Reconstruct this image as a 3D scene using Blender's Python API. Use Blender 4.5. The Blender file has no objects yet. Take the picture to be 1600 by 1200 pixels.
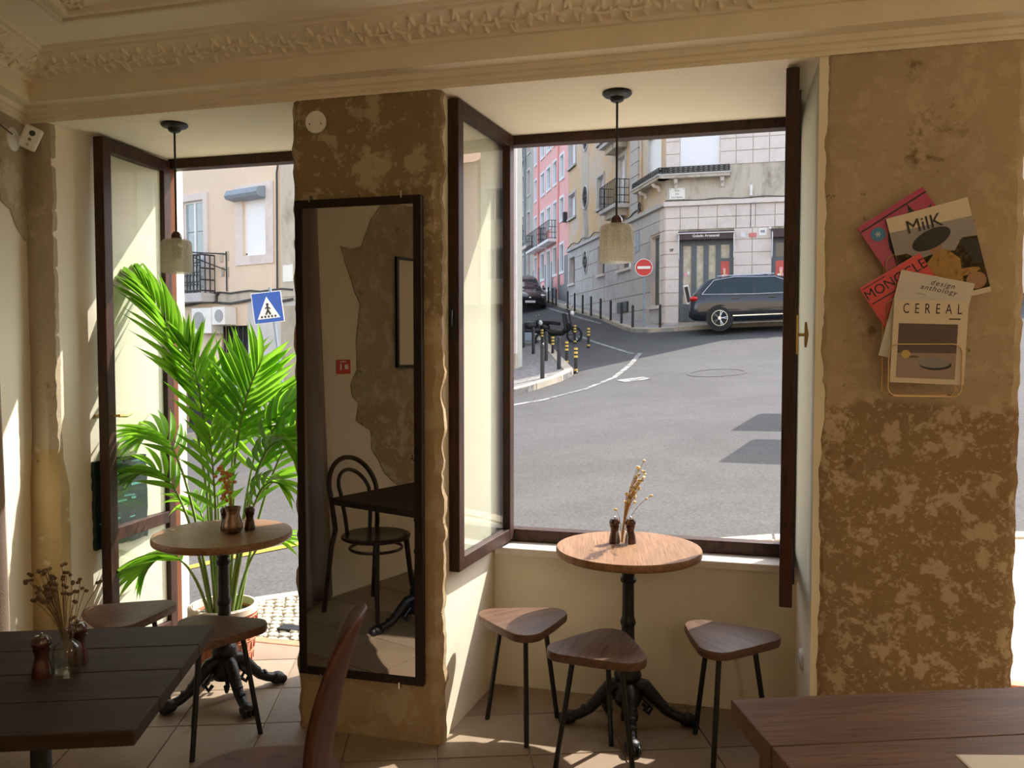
import bpy, bmesh, math, random
from mathutils import Vector, Matrix, noise
random.seed(7)
R = math.radians
scene = bpy.context.scene
COL = scene.collection

# ---------------------------------------------------------------- camera
cam_d = bpy.data.cameras.new('camera'); cam = bpy.data.objects.new('camera', cam_d); COL.objects.link(cam)
cam_d.sensor_width = 36.0; cam_d.lens = 36.0 * 1290 / 1600; cam_d.clip_start = .05; cam_d.clip_end = 400
cam.location = (0, 0, 1.57); cam.rotation_euler = (R(90) - math.atan(55 / 1290), 0, R(14.9))
scene.camera = cam
# ---------------------------------------------------------------- daylight
SUN_E, SUN_AZ = R(46), math.atan2(.567, .824)
sun_d = bpy.data.lights.new('sun', 'SUN'); sun_d.energy = 9.0; sun_d.angle = R(.55); sun_d.color = (1, .93, .82)
sun = bpy.data.objects.new('sun', sun_d); COL.objects.link(sun)
SDIR = Vector((-math.sin(SUN_AZ) * math.cos(SUN_E), -math.cos(SUN_AZ) * math.cos(SUN_E), -math.sin(SUN_E)))
sun.rotation_euler = SDIR.to_track_quat('-Z', 'Y').to_euler(); sun.location = (12, 18, 20)
world = bpy.data.worlds.new('world'); scene.world = world; world.use_nodes = True
wn = world.node_tree; wn.nodes.clear()
sky = wn.nodes.new('ShaderNodeTexSky'); sky.sky_type = 'NISHITA'; sky.sun_disc = False
sky.sun_elevation = SUN_E; sky.sun_rotation = SUN_AZ; sky.air_density = 1.0; sky.dust_density = 2.0; sky.ozone_density = 1.0
bg = wn.nodes.new('ShaderNodeBackground'); bg.inputs[1].default_value = .58
wo = wn.nodes.new('ShaderNodeOutputWorld')
hs = wn.nodes.new('ShaderNodeHueSaturation'); hs.inputs['Saturation'].default_value = .5
wn.links.new(sky.outputs[0], hs.inputs['Color']); wn.links.new(hs.outputs[0], bg.inputs[0]); wn.links.new(bg.outputs[0], wo.inputs[0])
vs = scene.view_settings
vs.view_transform = 'Standard'; vs.look = 'None'; vs.gamma = 1.0; vs.use_curve_mapping = False; vs.exposure = 0.0
scene.display_settings.display_device = 'sRGB'
scene.cycles.max_bounces = 14; scene.cycles.diffuse_bounces = 8; scene.cycles.transparent_max_bounces = 24
scene.cycles.caustics_reflective = False; scene.cycles.caustics_refractive = False

# ---------------------------------------------------------------- helpers
def V(*a): return Vector(a)
class MB:
    """collects shapes into one mesh"""
    def __init__(s, M=None): s.v = []; s.f = []; s.M = M
    def add(s, vs, fs, M=None):
        b = len(s.v)
        for p in vs:
            p = Vector(p)
            if M is not None: p = M @ p
            if s.M is not None: p = s.M @ p
            s.v.append(p)
        for f in fs: s.f.append([i + b for i in f])
        return s
    def box(s, x0, x1, y0, y1, z0, z1, M=None):
        vs = [(x, y, z) for z in (z0, z1) for y in (y0, y1) for x in (x0, x1)]
        return s.add(vs, [(0, 2, 3, 1), (4, 5, 7, 6), (0, 1, 5, 4), (2, 6, 7, 3), (0, 4, 6, 2), (1, 3, 7, 5)], M)
    def tube(s, pts, r, n=8, M=None, caps=True):
        pts = [Vector(p) for p in pts]; m = len(pts)
        rs = r if isinstance(r, (list, tuple)) else [r] * m
        vs = []; prev = None
        for i, p in enumerate(pts):
            t = (pts[min(i + 1, m - 1)] - pts[max(i - 1, 0)])
            t = t.normalized() if t.length > 1e-9 else V(0, 0, 1)
            if prev is None:
                a = V(0, 0, 1) if abs(t.z) < .9 else V(1, 0, 0)
                x = t.cross(a).normalized()
            else:
                x = (prev - t * prev.dot(t))
                x = x.normalized() if x.length > 1e-6 else t.orthogonal().normalized()
            prev = x; y = t.cross(x)
            for k in range(n):
                a = 2 * math.pi * k / n
                vs.append(p + (x * math.cos(a) + y * math.sin(a)) * rs[i])
        fs = [(i * n + k, i * n + (k + 1) % n, (i + 1) * n + (k + 1) % n, (i + 1) * n + k) for i in range(m - 1) for k in range(n)]
        if caps: fs += [tuple(range(n))[::-1], tuple((m - 1) * n + k for k in range(n))]
        return s.add(vs, fs, M)
    def lathe(s, prof, n=24, M=None, cap=True):
        m = len(prof)
        vs = [(r * math.cos(2 * math.pi * k / n), r * math.sin(2 * math.pi * k / n), z) for r, z in prof for k in range(n)]
        fs = [(i * n + k, i * n + (k + 1) % n, (i + 1) * n + (k + 1) % n, (i + 1) * n + k) for i in range(m - 1) for k in range(n)]
        if cap: fs += [tuple(range(n))[::-1], tuple((m - 1) * n + k for k in range(n))]
        return s.add(vs, fs, M)
    def prism(s, poly, z0, z1, M=None):
        n = len(poly)
        vs = [(p[0], p[1], z0) for p in poly] + [(p[0], p[1], z1) for p in poly]
        fs = [tuple(range(n))[::-1], tuple(range(n, 2 * n))] + [(i, (i + 1) % n, n + (i + 1) % n, n + i) for i in range(n)]
        return s.add(vs, fs, M)
    def ell(s, c, rx, ry, rz, n=10, m=6, M=None):
        vs = [(c[0] + rx * math.sin(math.pi * j / m) * math.cos(2 * math.pi * k / n), c[1] + ry * math.sin(math.pi * j / m) * math.sin(2 * math.pi * k / n), c[2] + rz * math.cos(math.pi * j / m)) for j in range(1, m) for k in range(n)]
        b = len(vs); vs += [(c[0], c[1], c[2] + rz), (c[0], c[1], c[2] - rz)]
        fs = [((j) * n + k, (j + 1) * n + k, (j + 1) * n + (k + 1) % n, j * n + (k + 1) % n) for j in range(m - 2) for k in range(n)]
        fs += [(b, k, (k + 1) % n) for k in range(n)] + [(b + 1, (m - 2) * n + (k + 1) % n, (m - 2) * n + k) for k in range(n)]
        return s.add(vs, fs, M)
    def mesh(s, name, smooth=False):
        me = bpy.data.meshes.new(name); me.from_pydata([tuple(p) for p in s.v], [], s.f); me.update()
        bm = bmesh.new(); bm.from_mesh(me); bmesh.ops.recalc_face_normals(bm, faces=bm.faces); bm.to_mesh(me); bm.free()
        if smooth:
            for p in me.polygons: p.use_smooth = True
            me.set_sharp_from_angle(angle=R(38))
        return me
    def build(s, name, m, parent=None, smooth=False, bevel=0, seg=2):
        me = s.mesh(name, smooth); me.materials.append(m)
        o = bpy.data.objects.new(name, me); COL.objects.link(o)
        if parent is not None: o.parent = parent
        if bevel:
            b = o.modifiers.new('edge', 'BEVEL'); b.width = bevel; b.segments = seg; b.limit_method = 'ANGLE'; b.angle_limit = R(40)
        return o
def tag(o, label, cat=None, group=None, kind=None):
    o['label'] = label
    if cat: o['category'] = cat
    if group: o['group'] = group
    if kind: o['kind'] = kind
    return o
def thing(name, label, cat, loc=(0, 0, 0), rz=0, group=None):
    o = bpy.data.objects.new(name, None); COL.objects.link(o); o.location = loc; o.rotation_euler = (0, 0, rz)
    o.empty_display_size = .1
    return tag(o, label, cat, group)
def struct(name, label=None, loc=(0, 0, 0), rz=0):
    o = bpy.data.objects.new(name, None); COL.objects.link(o); o.location = loc; o.rotation_euler = (0, 0, rz)
    o['kind'] = 'structure'
    if label: o['label'] = label
    return o
def copy_tree(o, parent=None):
    c = o.copy(); COL.objects.link(c)
    if parent is not None: c.parent = parent
    for ch in list(o.children): copy_tree(ch, c)
    return c
def inst(name, me, parent, loc, rot=(0, 0, 0), sc=(1, 1, 1)):
    o = bpy.data.objects.new(name, me); COL.objects.link(o); o.parent = parent
    o.location = loc; o.rotation_euler = rot; o.scale = sc
    return o
def text(body, size, M, m, parent, name='lettering', bold=0., sx=1., space=1., align='CENTER', shear=0.):
    c = bpy.data.curves.new(name, 'FONT'); c.body = body; c.size = size; c.align_x = align; c.align_y = 'CENTER'
    c.offset = bold; c.space_character = space; c.resolution_u = 3; c.extrude = .0002; c.materials.append(m)
    c.shear = shear
    tmp = bpy.data.objects.new(name, c); COL.objects.link(tmp); dg = bpy.context.evaluated_depsgraph_get()
    me = bpy.data.meshes.new_from_object(tmp.evaluated_get(dg)); bpy.data.objects.remove(tmp); bpy.data.curves.remove(c)
    me.materials.clear(); me.materials.append(m)
    o = bpy.data.objects.new(name, me); COL.objects.link(o); o.parent = parent
    o.matrix_basis = M @ Matrix.Diagonal((sx, 1, 1, 1))
    return o
def frame_m(o, x, y, z):
    """matrix from an origin and three axis vectors"""
    x, y, z = Vector(x), Vector(y), Vector(z)
    return Matrix(((x.x, y.x, z.x, o[0]), (x.y, y.y, z.y, o[1]), (x.z, y.z, z.z, o[2]), (0, 0, 0, 1)))
def bez(p0, p1, p2, n):
    p0, p1, p2 = Vector(p0), Vector(p1), Vector(p2)
    return [p0 * (1 - t) ** 2 + p1 * 2 * t * (1 - t) + p2 * t * t for t in [i / n for i in range(n + 1)]]

# ---------------------------------------------------------------- materials
def node(nt, t, **kw):
    n = nt.nodes.new(t)
    for k, v in kw.items(): setattr(n, k, v)
    return n
def base_mat(name):
    m = bpy.data.materials.new(name); m.use_nodes = True
    return m, m.node_tree, m.node_tree.nodes['Principled BSDF']
def coords(nt, st=(1, 1, 1)):
    tc = node(nt, 'ShaderNodeTexCoord'); mp = node(nt, 'ShaderNodeMapping'); mp.inputs['Scale'].default_value = st
    nt.links.new(tc.outputs['Object'], mp.inputs[0]); return mp.outputs[0]
def nz(nt, co, sc, detail=4, rough=.55, dist=0):
    n = node(nt, 'ShaderNodeTexNoise'); n.inputs['Scale'].default_value = sc; n.inputs['Detail'].default_value = detail
    n.inputs['Roughness'].default_value = rough; n.inputs['Distortion'].default_value = dist
    nt.links.new(co, n.inputs['Vector']); return n.outputs[0]
def ramp(nt, fac, a, b, ca=(0, 0, 0, 1), cb=(1, 1, 1, 1)):
    r = node(nt, 'ShaderNodeValToRGB'); e = r.color_ramp.elements
    e[0].position = a; e[1].position = b; e[0].color = ca; e[1].color = cb
    nt.links.new(fac, r.inputs[0]); return r.outputs[0]
def mixc(nt, fac, a, b, blend='MIX'):
    n = node(nt, 'ShaderNodeMix', data_type='RGBA', blend_type=blend)
    for i, val in ((0, fac), (6, a), (7, b)):
        sock = n.inputs[i]
        if hasattr(val, 'is_output'): nt.links.new(val, sock)
        elif i == 0: sock.default_value = val
        else: sock.default_value = tuple(val) + ((1,) if len(val) == 3 else ())
    return n.outputs[2]
def bumpn(nt, bs, h, strength, dist=.01):
    b = node(nt, 'ShaderNodeBump'); b.inputs['Strength'].default_value = strength; b.inputs['Distance'].default_value = dist
    nt.links.new(h, b.inputs['Height']); nt.links.new(b.outputs[0], bs.inputs['Normal'])
def mat(name, col, rough=.55, metal=0., var=.1, sc=5., bump=0., bsc=50., st=(1, 1, 1), coat=0., spec=.5):
    m, nt, bs = base_mat(name)
    co = coords(nt, st); n = nz(nt, co, sc)
    lo = tuple(c * (1 - var) for c in col); hi = tuple(min(1, c * (1 + var)) for c in col)
    c = ramp(nt, n, .3, .7, lo + (1,), hi + (1,))
    nt.links.new(c, bs.inputs['Base Color'])
    bs.inputs['Roughness'].default_value = rough; bs.inputs['Metallic'].default_value = metal
    bs.inputs['Specular IOR Level'].default_value = spec; bs.inputs['Coat Weight'].default_value = coat
    if bump: bumpn(nt, bs, nz(nt, co, bsc, 5), bump)
    return m
def wood(name, c1, c2, rough=.45, st=(1.2, 16, 16), coat=0., bump=.15):
    m, nt, bs = base_mat(name); co = coords(nt, st)
    n1 = nz(nt, co, 1.6, 6, .65, 1.2); n2 = nz(nt, coords(nt, (st[0] * 2.5, st[1] * 5, st[2] * 5)), 2.2, 3)
    c = ramp(nt, n1, .32, .68, tuple(c1) + (1,), tuple(c2) + (1,))
    c = mixc(nt, ramp(nt, n2, .5, .72), c, tuple(k * .55 for k in c1))
    nt.links.new(c, bs.inputs['Base Color']); bs.inputs['Roughness'].default_value = rough; bs.inputs['Coat Weight'].default_value = coat; bs.inputs['Specular IOR Level'].default_value = .3
    bumpn(nt, bs, n1, bump, .004); return m
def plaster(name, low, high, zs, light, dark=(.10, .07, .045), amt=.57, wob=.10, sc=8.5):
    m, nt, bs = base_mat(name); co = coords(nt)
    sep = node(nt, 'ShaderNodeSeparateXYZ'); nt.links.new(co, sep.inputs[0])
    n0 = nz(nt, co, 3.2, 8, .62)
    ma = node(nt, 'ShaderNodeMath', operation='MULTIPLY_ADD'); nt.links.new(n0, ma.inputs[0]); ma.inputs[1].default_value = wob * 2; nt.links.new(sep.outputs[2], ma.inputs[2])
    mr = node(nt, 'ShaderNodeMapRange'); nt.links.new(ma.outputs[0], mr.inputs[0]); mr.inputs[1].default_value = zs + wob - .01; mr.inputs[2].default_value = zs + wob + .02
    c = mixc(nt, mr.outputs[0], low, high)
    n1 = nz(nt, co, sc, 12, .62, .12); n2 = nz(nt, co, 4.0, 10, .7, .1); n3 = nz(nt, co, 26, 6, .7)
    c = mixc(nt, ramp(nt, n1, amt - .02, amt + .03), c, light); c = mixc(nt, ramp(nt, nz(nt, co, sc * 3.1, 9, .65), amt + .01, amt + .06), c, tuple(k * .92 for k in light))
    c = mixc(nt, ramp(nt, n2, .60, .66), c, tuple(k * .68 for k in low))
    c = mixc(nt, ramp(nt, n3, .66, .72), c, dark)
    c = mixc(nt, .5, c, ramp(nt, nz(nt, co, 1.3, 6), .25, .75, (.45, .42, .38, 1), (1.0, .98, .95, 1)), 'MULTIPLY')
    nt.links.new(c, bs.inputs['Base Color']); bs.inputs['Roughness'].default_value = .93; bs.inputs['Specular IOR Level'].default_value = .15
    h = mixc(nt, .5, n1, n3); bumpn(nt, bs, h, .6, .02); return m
def stained(name, col, stain, sc=1.2, amt=.5, st=(1, 1, 1), rough=.9, fine=.25, grain=0.):
    m, nt, bs = base_mat(name); co = coords(nt, st)
    n1 = nz(nt, co, sc, 8, .65, .5); n2 = nz(nt, co, sc * 9, 6, .6)
    c = mixc(nt, ramp(nt, n1, amt, amt + .18), col, stain)
    c = mixc(nt, fine, c, ramp(nt, n2, .3, .7, (.6, .6, .6, 1), (1, 1, 1, 1)), 'MULTIPLY')
    if grain: c = mixc(nt, 1., c, ramp(nt, nz(nt, co, grain, 3, .7), .25, .75, (.62, .62, .62, 1), (1.3, 1.3, 1.3, 1)), 'MULTIPLY')
    nt.links.new(c, bs.inputs['Base Color']); bs.inputs['Roughness'].default_value = rough; bs.inputs['Specular IOR Level'].default_value = .5 if rough < .8 else .12
    bumpn(nt, bs, n2, .25, .01); return m
def glass(name, tint=(.965, .985, .972), rough=0., ior=1.5):
    m, nt, bs = base_mat(name); nt.nodes.remove(bs); out = nt.nodes['Material Output']
    tr = node(nt, 'ShaderNodeBsdfTransparent'); tr.inputs[0].default_value = tint + (1,)
    gl = node(nt, 'ShaderNodeBsdfGlossy'); gl.inputs['Roughness'].default_value = rough
    lw = node(nt, 'ShaderNodeLayerWeight'); lw.inputs[0].default_value = .5
    pw = node(nt, 'ShaderNodeMath', operation='POWER'); nt.links.new(lw.outputs['Facing'], pw.inputs[0]); pw.inputs[1].default_value = 5
    fr = node(nt, 'ShaderNodeMath', operation='MULTIPLY_ADD'); nt.links.new(pw.outputs[0], fr.inputs[0]); fr.inputs[1].default_value = .92; fr.inputs[2].default_value = .04
    mx = node(nt, 'ShaderNodeMixShader'); nt.links.new(fr.outputs[0], mx.inputs[0]); nt.links.new(tr.outputs[0], mx.inputs[1]); nt.links.new(gl.outputs[0], mx.inputs[2])
    nt.links.new(mx.outputs[0], out.inputs[0]); return m
def leafm(name, col, tcol, rough=.4, w=.5):
    m, nt, bs = base_mat(name); out = nt.nodes['Material Output']
    oi = node(nt, 'ShaderNodeObjectInfo')
    nt.links.new(ramp(nt, oi.outputs['Random'], 0, 1, tuple(c * .65 for c in col) + (1,), tuple(c * 1.25 for c in col) + (1,)), bs.inputs['Base Color'])
    bs.inputs['Roughness'].default_value = rough
    tl = node(nt, 'ShaderNodeBsdfTranslucent'); tl.inputs[0].default_value = tcol + (1,)
    mx = node(nt, 'ShaderNodeMixShader'); mx.inputs[0].default_value = w
    nt.links.new(bs.outputs[0], mx.inputs[1]); nt.links.new(tl.outputs[0], mx.inputs[2]); nt.links.new(mx.outputs[0], out.inputs[0]); return m
def pressed_glass(name):
    m, nt, bs = base_mat(name); out = nt.nodes['Material Output']
    co = coords(nt, (1, 1, .35)); n = nz(nt, co, 170, 4, .6)
    bs.inputs['Base Color'].default_value = (.80, .76, .66, 1); bs.inputs['Roughness'].default_value = .12
    bumpn(nt, bs, n, .9, .01)
    vary = ramp(nt, nz(nt, coords(nt, (1, 1, .5)), 240, 3, .7), .38, .62, (.72, .69, .60, 1), (.98, .97, .93, 1)); nt.links.new(vary, bs.inputs['Base Color'])
    tl = node(nt, 'ShaderNodeBsdfTranslucent'); tl.inputs[0].default_value = (.82, .78, .68, 1)
    tr = node(nt, 'ShaderNodeBsdfTransparent'); nt.links.new(vary, tr.inputs[0]); nt.links.new(vary, tl.inputs[0])
    m1 = node(nt, 'ShaderNodeMixShader'); m1.inputs[0].default_value = .68; nt.links.new(tl.outputs[0], m1.inputs[1]); nt.links.new(tr.outputs[0], m1.inputs[2])
    m2 = node(nt, 'ShaderNodeMixShader'); m2.inputs[0].default_value = .75; nt.links.new(bs.outputs[0], m2.inputs[1]); nt.links.new(m1.outputs[0], m2.inputs[2])
    nt.links.new(m2.outputs[0], out.inputs[0]); return m

CREAM = mat('cream paint', (.80, .74, .60), .75, var=.03, sc=2, bump=.04, bsc=25)
CREAM2 = mat('cream ceiling paint', (.86, .79, .65), .8, var=.03, sc=2)
TRIM = mat('cream moulding paint', (.76, .68, .53), .7, var=.05, sc=8, bump=.05, bsc=40)
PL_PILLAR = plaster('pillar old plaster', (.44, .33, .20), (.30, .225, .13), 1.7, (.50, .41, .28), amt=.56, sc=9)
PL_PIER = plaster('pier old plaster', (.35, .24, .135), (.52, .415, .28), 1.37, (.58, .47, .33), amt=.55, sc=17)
PL_LEFT = plaster('left pier plaster', (.50, .38, .20), (.50, .43, .32), 1.12, (.62, .54, .42), amt=.62)
PL_PATCH = plaster('bare wall plaster', (.42, .34, .20), (.46, .40, .29), 1.2, (.58, .52, .40), amt=.55)
TILE = stained('terracotta floor tile', (.28, .205, .14), (.215, .155, .10), 1.5, .45, rough=.55, fine=.3)
TILE2 = stained('pale floor tile', (.31, .24, .17), (.25, .19, .125), 1.5, .5, rough=.5, fine=.3)
GROUT = mat('tile grout', (.46, .39, .30), .9)
MAHOG = wood('dark mahogany frame', (.026, .011, .007), (.062, .024, .014), .5, (8, 8, 1.0), .0)
JAMBLIT = mat('sunlit mahogany tone', (.15, .06, .032), .75, spec=.08)  # sunlight on the left jambs painted in as a lighter mahogany
DARKFR = wood('near-black stained frame', (.010, .005, .0035), (.024, .011, .007), .5, (8, 8, 1.0))
OAK = wood('oiled oak table top', (.20, .10, .05), (.33, .185, .10), .42)
WALNUT = wood('dark walnut table top', (.022, .012, .007), (.05, .028, .016), .62)
STOOLW = wood('brown stool seat wood', (.10, .052, .032), (.16, .085, .052), .45, (1.2, 9, 9))
CHAIRW = wood('bent plywood chair', (.065, .022, .012), (.105, .038, .02), .5, (4, 4, 1), .0, .03)
BENTW = mat('black brown bentwood', (.035, .018, .012), .3, var=.2)
IRON = mat('black cast iron', (.018, .018, .02), .38, .4, var=.3, sc=30, bump=.3, bsc=90)
BLACKP = mat('black steel rod', (.015, .015, .016), .4, .3)
BRASS = mat('aged brass', (.55, .38, .14), .3, 1.)
WIRE = mat('brass wire', (.75, .52, .28), .3, 1.)
MARBLE = stained('pale marble sill', (.80, .74, .68), (.70, .58, .50), 2.5, .55, rough=.3, fine=.1)
PANE = glass('window pane')
CLEAR = glass('clear bottle glass', (.95, .96, .95), 0., 1.45)
MIRROR = mat('mirror silvering', (.44, .43, .41), .0, 1., var=0)
WHITEP = mat('white plastic', (.78, .77, .74), .4, var=.02)
DARKP = mat('dark plastic', (.02, .02, .022), .3)
PRESSED = pressed_glass('pressed glass lamp shade')
TERRA = mat('terracotta pot clay', (.52, .20, .11), .8, var=.15, sc=9, bump=.15, bsc=60)
POTRIM = mat('pale pot rim', (.72, .60, .50), .8)
SOIL = mat('potting soil', (.05, .035, .025), 1., var=.4, sc=30, bump=.8, bsc=60)
PEBBLE = mat('pale pebbles', (.5, .45, .38), .8, var=.3, sc=8)
LEAF = leafm('palm leaf', (.10, .24, .03), (.30, .62, .04), .38, .5)
STEM = mat('palm stem', (.20, .30, .07), .5, var=.25, sc=12)
MILL = mat('dark turned wood mill', (.055, .018, .012), .25, var=.3, sc=15, coat=.4)
STEEL = mat('polished steel', (.6, .6, .6), .2, 1.)
COPPER = mat('hammered copper', (.30, .205, .155), .3, 1., bump=.35, bsc=70)
DRY1 = leafm('cream dried flower', (.85, .75, .50), (.8, .65, .35), .8, .3)
DRY2 = mat('brown dried flower', (.13, .085, .05), .9, var=.3, sc=40)
DRY3 = mat('orange dried flower', (.55, .26, .08), .9, var=.3, sc=40)
STALK = mat('dried stalk', (.45, .28, .12), .9)
CURTAIN = mat('taupe linen curtain', (.30, .23, .19), .95, var=.08, sc=6, bump=.2, bsc=200)
CANVAS = stained('dark green abstract painting', (.012, .028, .024), (.05, .14, .12), 5, .56, (1, 1, 3), .25, .2)
PAPER = mat('cream paper', (.78, .72, .60), .7, var=.02)
INK = mat('black ink', (.025, .022, .022), .6, var=0)
RED = mat('signal red', (.60, .03, .025), .5, var=.04)
WHITE = mat('white print', (.82, .81, .78), .6, var=.02)
# ================================================================ room shell
YF, ZL, ZC = 3.03, 2.565, 2.80          # inner wall face, lintel soffit, ceiling
WL0 = V(-3.045, 3.03, 0); WLS = V(.35, -1, 0).normalized(); WLN = V(-WLS.y, WLS.x, 0)   # oblique side wall, its run and its inward normal
WEND = 6.6
# floor slab (grout) and clipped square tiles laid parallel to the oblique wall
fl = struct('floor', 'square terracotta floor tiles laid on the diagonal')
MB().box(-4.2, 5.2, -3.6, 3.9, -.2, -.008).build('grout_bed', GROUT, fl)
def clip(poly, f):
    out = []
    for i in range(len(poly)):
        a, b = poly[i], poly[(i + 1) % len(poly)]; da, db = f(a), f(b)
        if da >= 0: out.append(a)
        if (da >= 0) != (db >= 0): t = da / (da - db); out.append((a[0] + (b[0] - a[0]) * t, a[1] + (b[1] - a[1]) * t))
    return out
ta = R(19.5); tc, ts = math.cos(ta), math.sin(ta); TS = .36
cnt = 0
for i in range(-12, 14):
    for j in range(-4, 15):
        g = .0035
        q = [(i * TS + g, j * TS + g), (i * TS + TS - g, j * TS + g), (i * TS + TS - g, j * TS + TS - g), (i * TS + g, j * TS + TS - g)]
        q = [(x * tc - y * ts + .005, x * ts + y * tc - .13) for x, y in q]
        q = clip(q, lambda p: 3.93 - p[1]); q = clip(q, lambda p: p[1] - .25) if q else q
        if q: q = clip(q, lambda p: (Vector((p[0], p[1], 0)) - WL0).dot(WLN) + .02)
        if q: q = clip(q, lambda p: 2.6 - p[0])
        if len(q) < 3: continue
        cx = sum(p[0] for p in q) / len(q); cy = sum(p[1] for p in q) / len(q)
        MB().prism([(p[0] - cx, p[1] - cy) for p in q], -.02, 0).build('tile', random.choice((TILE, TILE, TILE2)), fl).location = (cx, cy, random.uniform(-.0012, .0004))
# front wall
wf = struct('wall_front', 'thick street wall with bare plaster piers and cream reveals')
def rough_skin(name, x0, x1, z0, z1, m, jl=.02, jr=.02, dep=.05, seed=0, step=.025, bul=0.):
    """old plaster face with a broken outline and uneven relief"""
    nx, nzv = max(3, int((x1 - x0) / step)), int((z1 - z0) / step); vs = []; fs = []
    for j in range(nzv + 1):
        z = z0 + (z1 - z0) * j / nzv
        el = noise.fractal(V(seed, z * 9, 1), .8, 2., 5) * jl * .7; er = noise.fractal(V(seed + 9, z * 9, 3), .8, 2., 5) * jr * .7
        q_ = bul * min(1, max(0, (1.18 - z) / .25)) ** 1.3; er += q_
        for i in range(nx + 1):
            u = i / nx; x = x0 + el + (x1 + er - x0 - el) * u
            y = YF - .004 + noise.fractal(V(x * 4, seed, z * 4), 1., 2., 4) * .008
            y -= q_ * .8
            e = min(i, nx - i)
            if e == 0: y += .018 + abs(noise.noise(V(z * 11, seed, i))) * .02
            vs.append((x, y, z))
    w = nx + 1
    for j in range(nzv):
        for i in range(nx): fs.append((j * w + i, j * w + i + 1, (j + 1) * w + i + 1, (j + 1) * w + i))
    b = len(vs)
    for j in range(nzv + 1):
        for i in (0, nx): p = vs[j * w + i]; vs.append((p[0], YF + dep, p[2]))
    for j in range(nzv):
        fs.append((j * w, (j + 1) * w, b + 2 * j + 2, b + 2 * j)); fs.append((j * w + nx, b + 2 * j + 1, b + 2 * j + 3, (j + 1) * w + nx))
    return MB().add(vs, fs).build(name, m, wf, True)
def wedge(name, q, z0, z1, m): return MB().prism(q, z0, z1).build(name, m, wf)
wedge('pier_core', [(-1.725, 3.05), (-1.105, 3.05), (-1.045, 3.88), (-1.725, 3.88)], 0, ZL + .02, CREAM)
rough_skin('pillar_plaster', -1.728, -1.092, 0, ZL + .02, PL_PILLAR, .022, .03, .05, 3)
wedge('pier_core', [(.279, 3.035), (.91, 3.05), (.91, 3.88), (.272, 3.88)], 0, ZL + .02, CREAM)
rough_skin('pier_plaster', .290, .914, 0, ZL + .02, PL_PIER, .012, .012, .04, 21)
wedge('pier_core', [(-3.6, 3.06), (-2.925, 3.05), (-2.868, 3.88), (-3.6, 3.88)], 0, ZL + .02, CREAM)
rough_skin('corner_plaster', -3.12, -2.922, 0, ZL + .02, PL_LEFT, .0, .010, .04, 40, bul=.035)
MB().box(-1.06, .285, 3.66, 3.88, 0, .615).build('parapet', CREAM, wf)
MB().box(-1.055, .28, 3.645, 3.90, .615, .652).build('marble_sill', MARBLE, wf, bevel=.006)
MB().box(2.3, 2.9, 3.03, 3.88, 0, ZL).build('pier_core', CREAM, wf)
MB().box(4.3, 5.2, 3.03, 3.88, 0, ZL).build('pier_core', CREAM, wf)
MB().box(2.85, 4.35, 3.66, 3.88, 0, .64).build('parapet', CREAM, wf)
MB().box(-3.6, 5.2, 3.03, 3.88, ZL, 2.86).build('lintel', CREAM2, wf)
EXT = stained('street render', (.72, .62, .46), (.6, .5, .38), .8, .6)
ex = struct('wall_exterior', 'rendered street front above the cafe windows')
MB().box(-12, 9, 3.5, 3.882, 2.83, 9.5).build('upper_front', EXT, ex)
MB().box(-12, -3.58, 3.5, 3.882, -.6, 2.84).build('lower_front', EXT, ex)
MB().box(5.18, 9, 3.5, 3.882, -.6, 2.84).build('lower_front', EXT, ex)
# side walls, back wall, ceiling
wl = struct('wall_left', 'cream oblique side wall with bare plaster patches')
Mw = frame_m(WL0, WLS, WLN, (0, 0, 1))      # x along the wall from the corner, y into the room
MB(Mw).box(-.4, WEND + .3, -.25, 0, 0, 2.86).build('wall_face', CREAM, wl)
def patch(pts, th=.006):
    from mathutils.geometry import tessellate_polygon
    P = []
    for k in range(len(pts)):
        a, b = Vector(pts[k]), Vector(pts[(k + 1) % len(pts)]); n = max(1, int((b - a).length / .03))
        for t in range(n):
            p = a.lerp(b, t / n); q = noise.noise_vector(V(p.x * 14, p.y * 14, 2)) * (.012 if n > 1 or True else 0); P.append((p.x + q.x, p.y + q.y))
    tri = tessellate_polygon([[Vector((x, y, 0)) for x, y in P]]); n = len(P)
    vs = [(x, th, z) for x, z in P] + [(x, -.01, z) for x, z in P]
    return MB(Mw).add(vs, [tuple(t) for t in tri] + [(i, (i + 1) % n, n + (i + 1) % n, n + i) for i in range(n)]).build('bare_plaster_patch', PL_PATCH, wl)
patch([(2.36, 2.56), (2.245, 2.44), (2.19, 2.33), (2.15, 2.23), (2.05, 2.21), (1.958, 2.224), (2.03, 2.056), (2.076, 1.945), (2.126, 1.86), (2.1, 1.71), (2.09, 1.58), (2.1, 1.44), (2.035, 1.34), (2.05, 1.267), (2.108, 1.22), (2.08, 1.106), (2.217, 1.026), (2.226, .91), (2.347, .725), (2.442, .654), (2.7, .5), (3.4, .4), (3.7, .9), (3.6, 1.7), (3.75, 2.3), (3.5, 2.56)])
patch([(.004, 2.56), (.30, 2.56), (.34, 2.35), (.27, 2.26), (.221, 2.187), (.15, 2.17), (.09, 2.09), (.03, 2.05), (.004, 2.05)])
wb = MB().box(-2.6, 5.2, -3.5, -3.25, 0, 2.86).build('wall_back', CREAM); wb['kind'] = 'structure'
wr = MB().box(4.9, 5.15, -3.3, 3.1, 0, 2.86).build('wall_right', CREAM); wr['kind'] = 'structure'
ce = struct('ceiling', 'cream plaster ceiling with moulded panel border')
MB().box(-4.2, 5.2, -3.6, 3.6, ZC, 3.0).build('ceiling_slab', CREAM2, ce)
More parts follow.
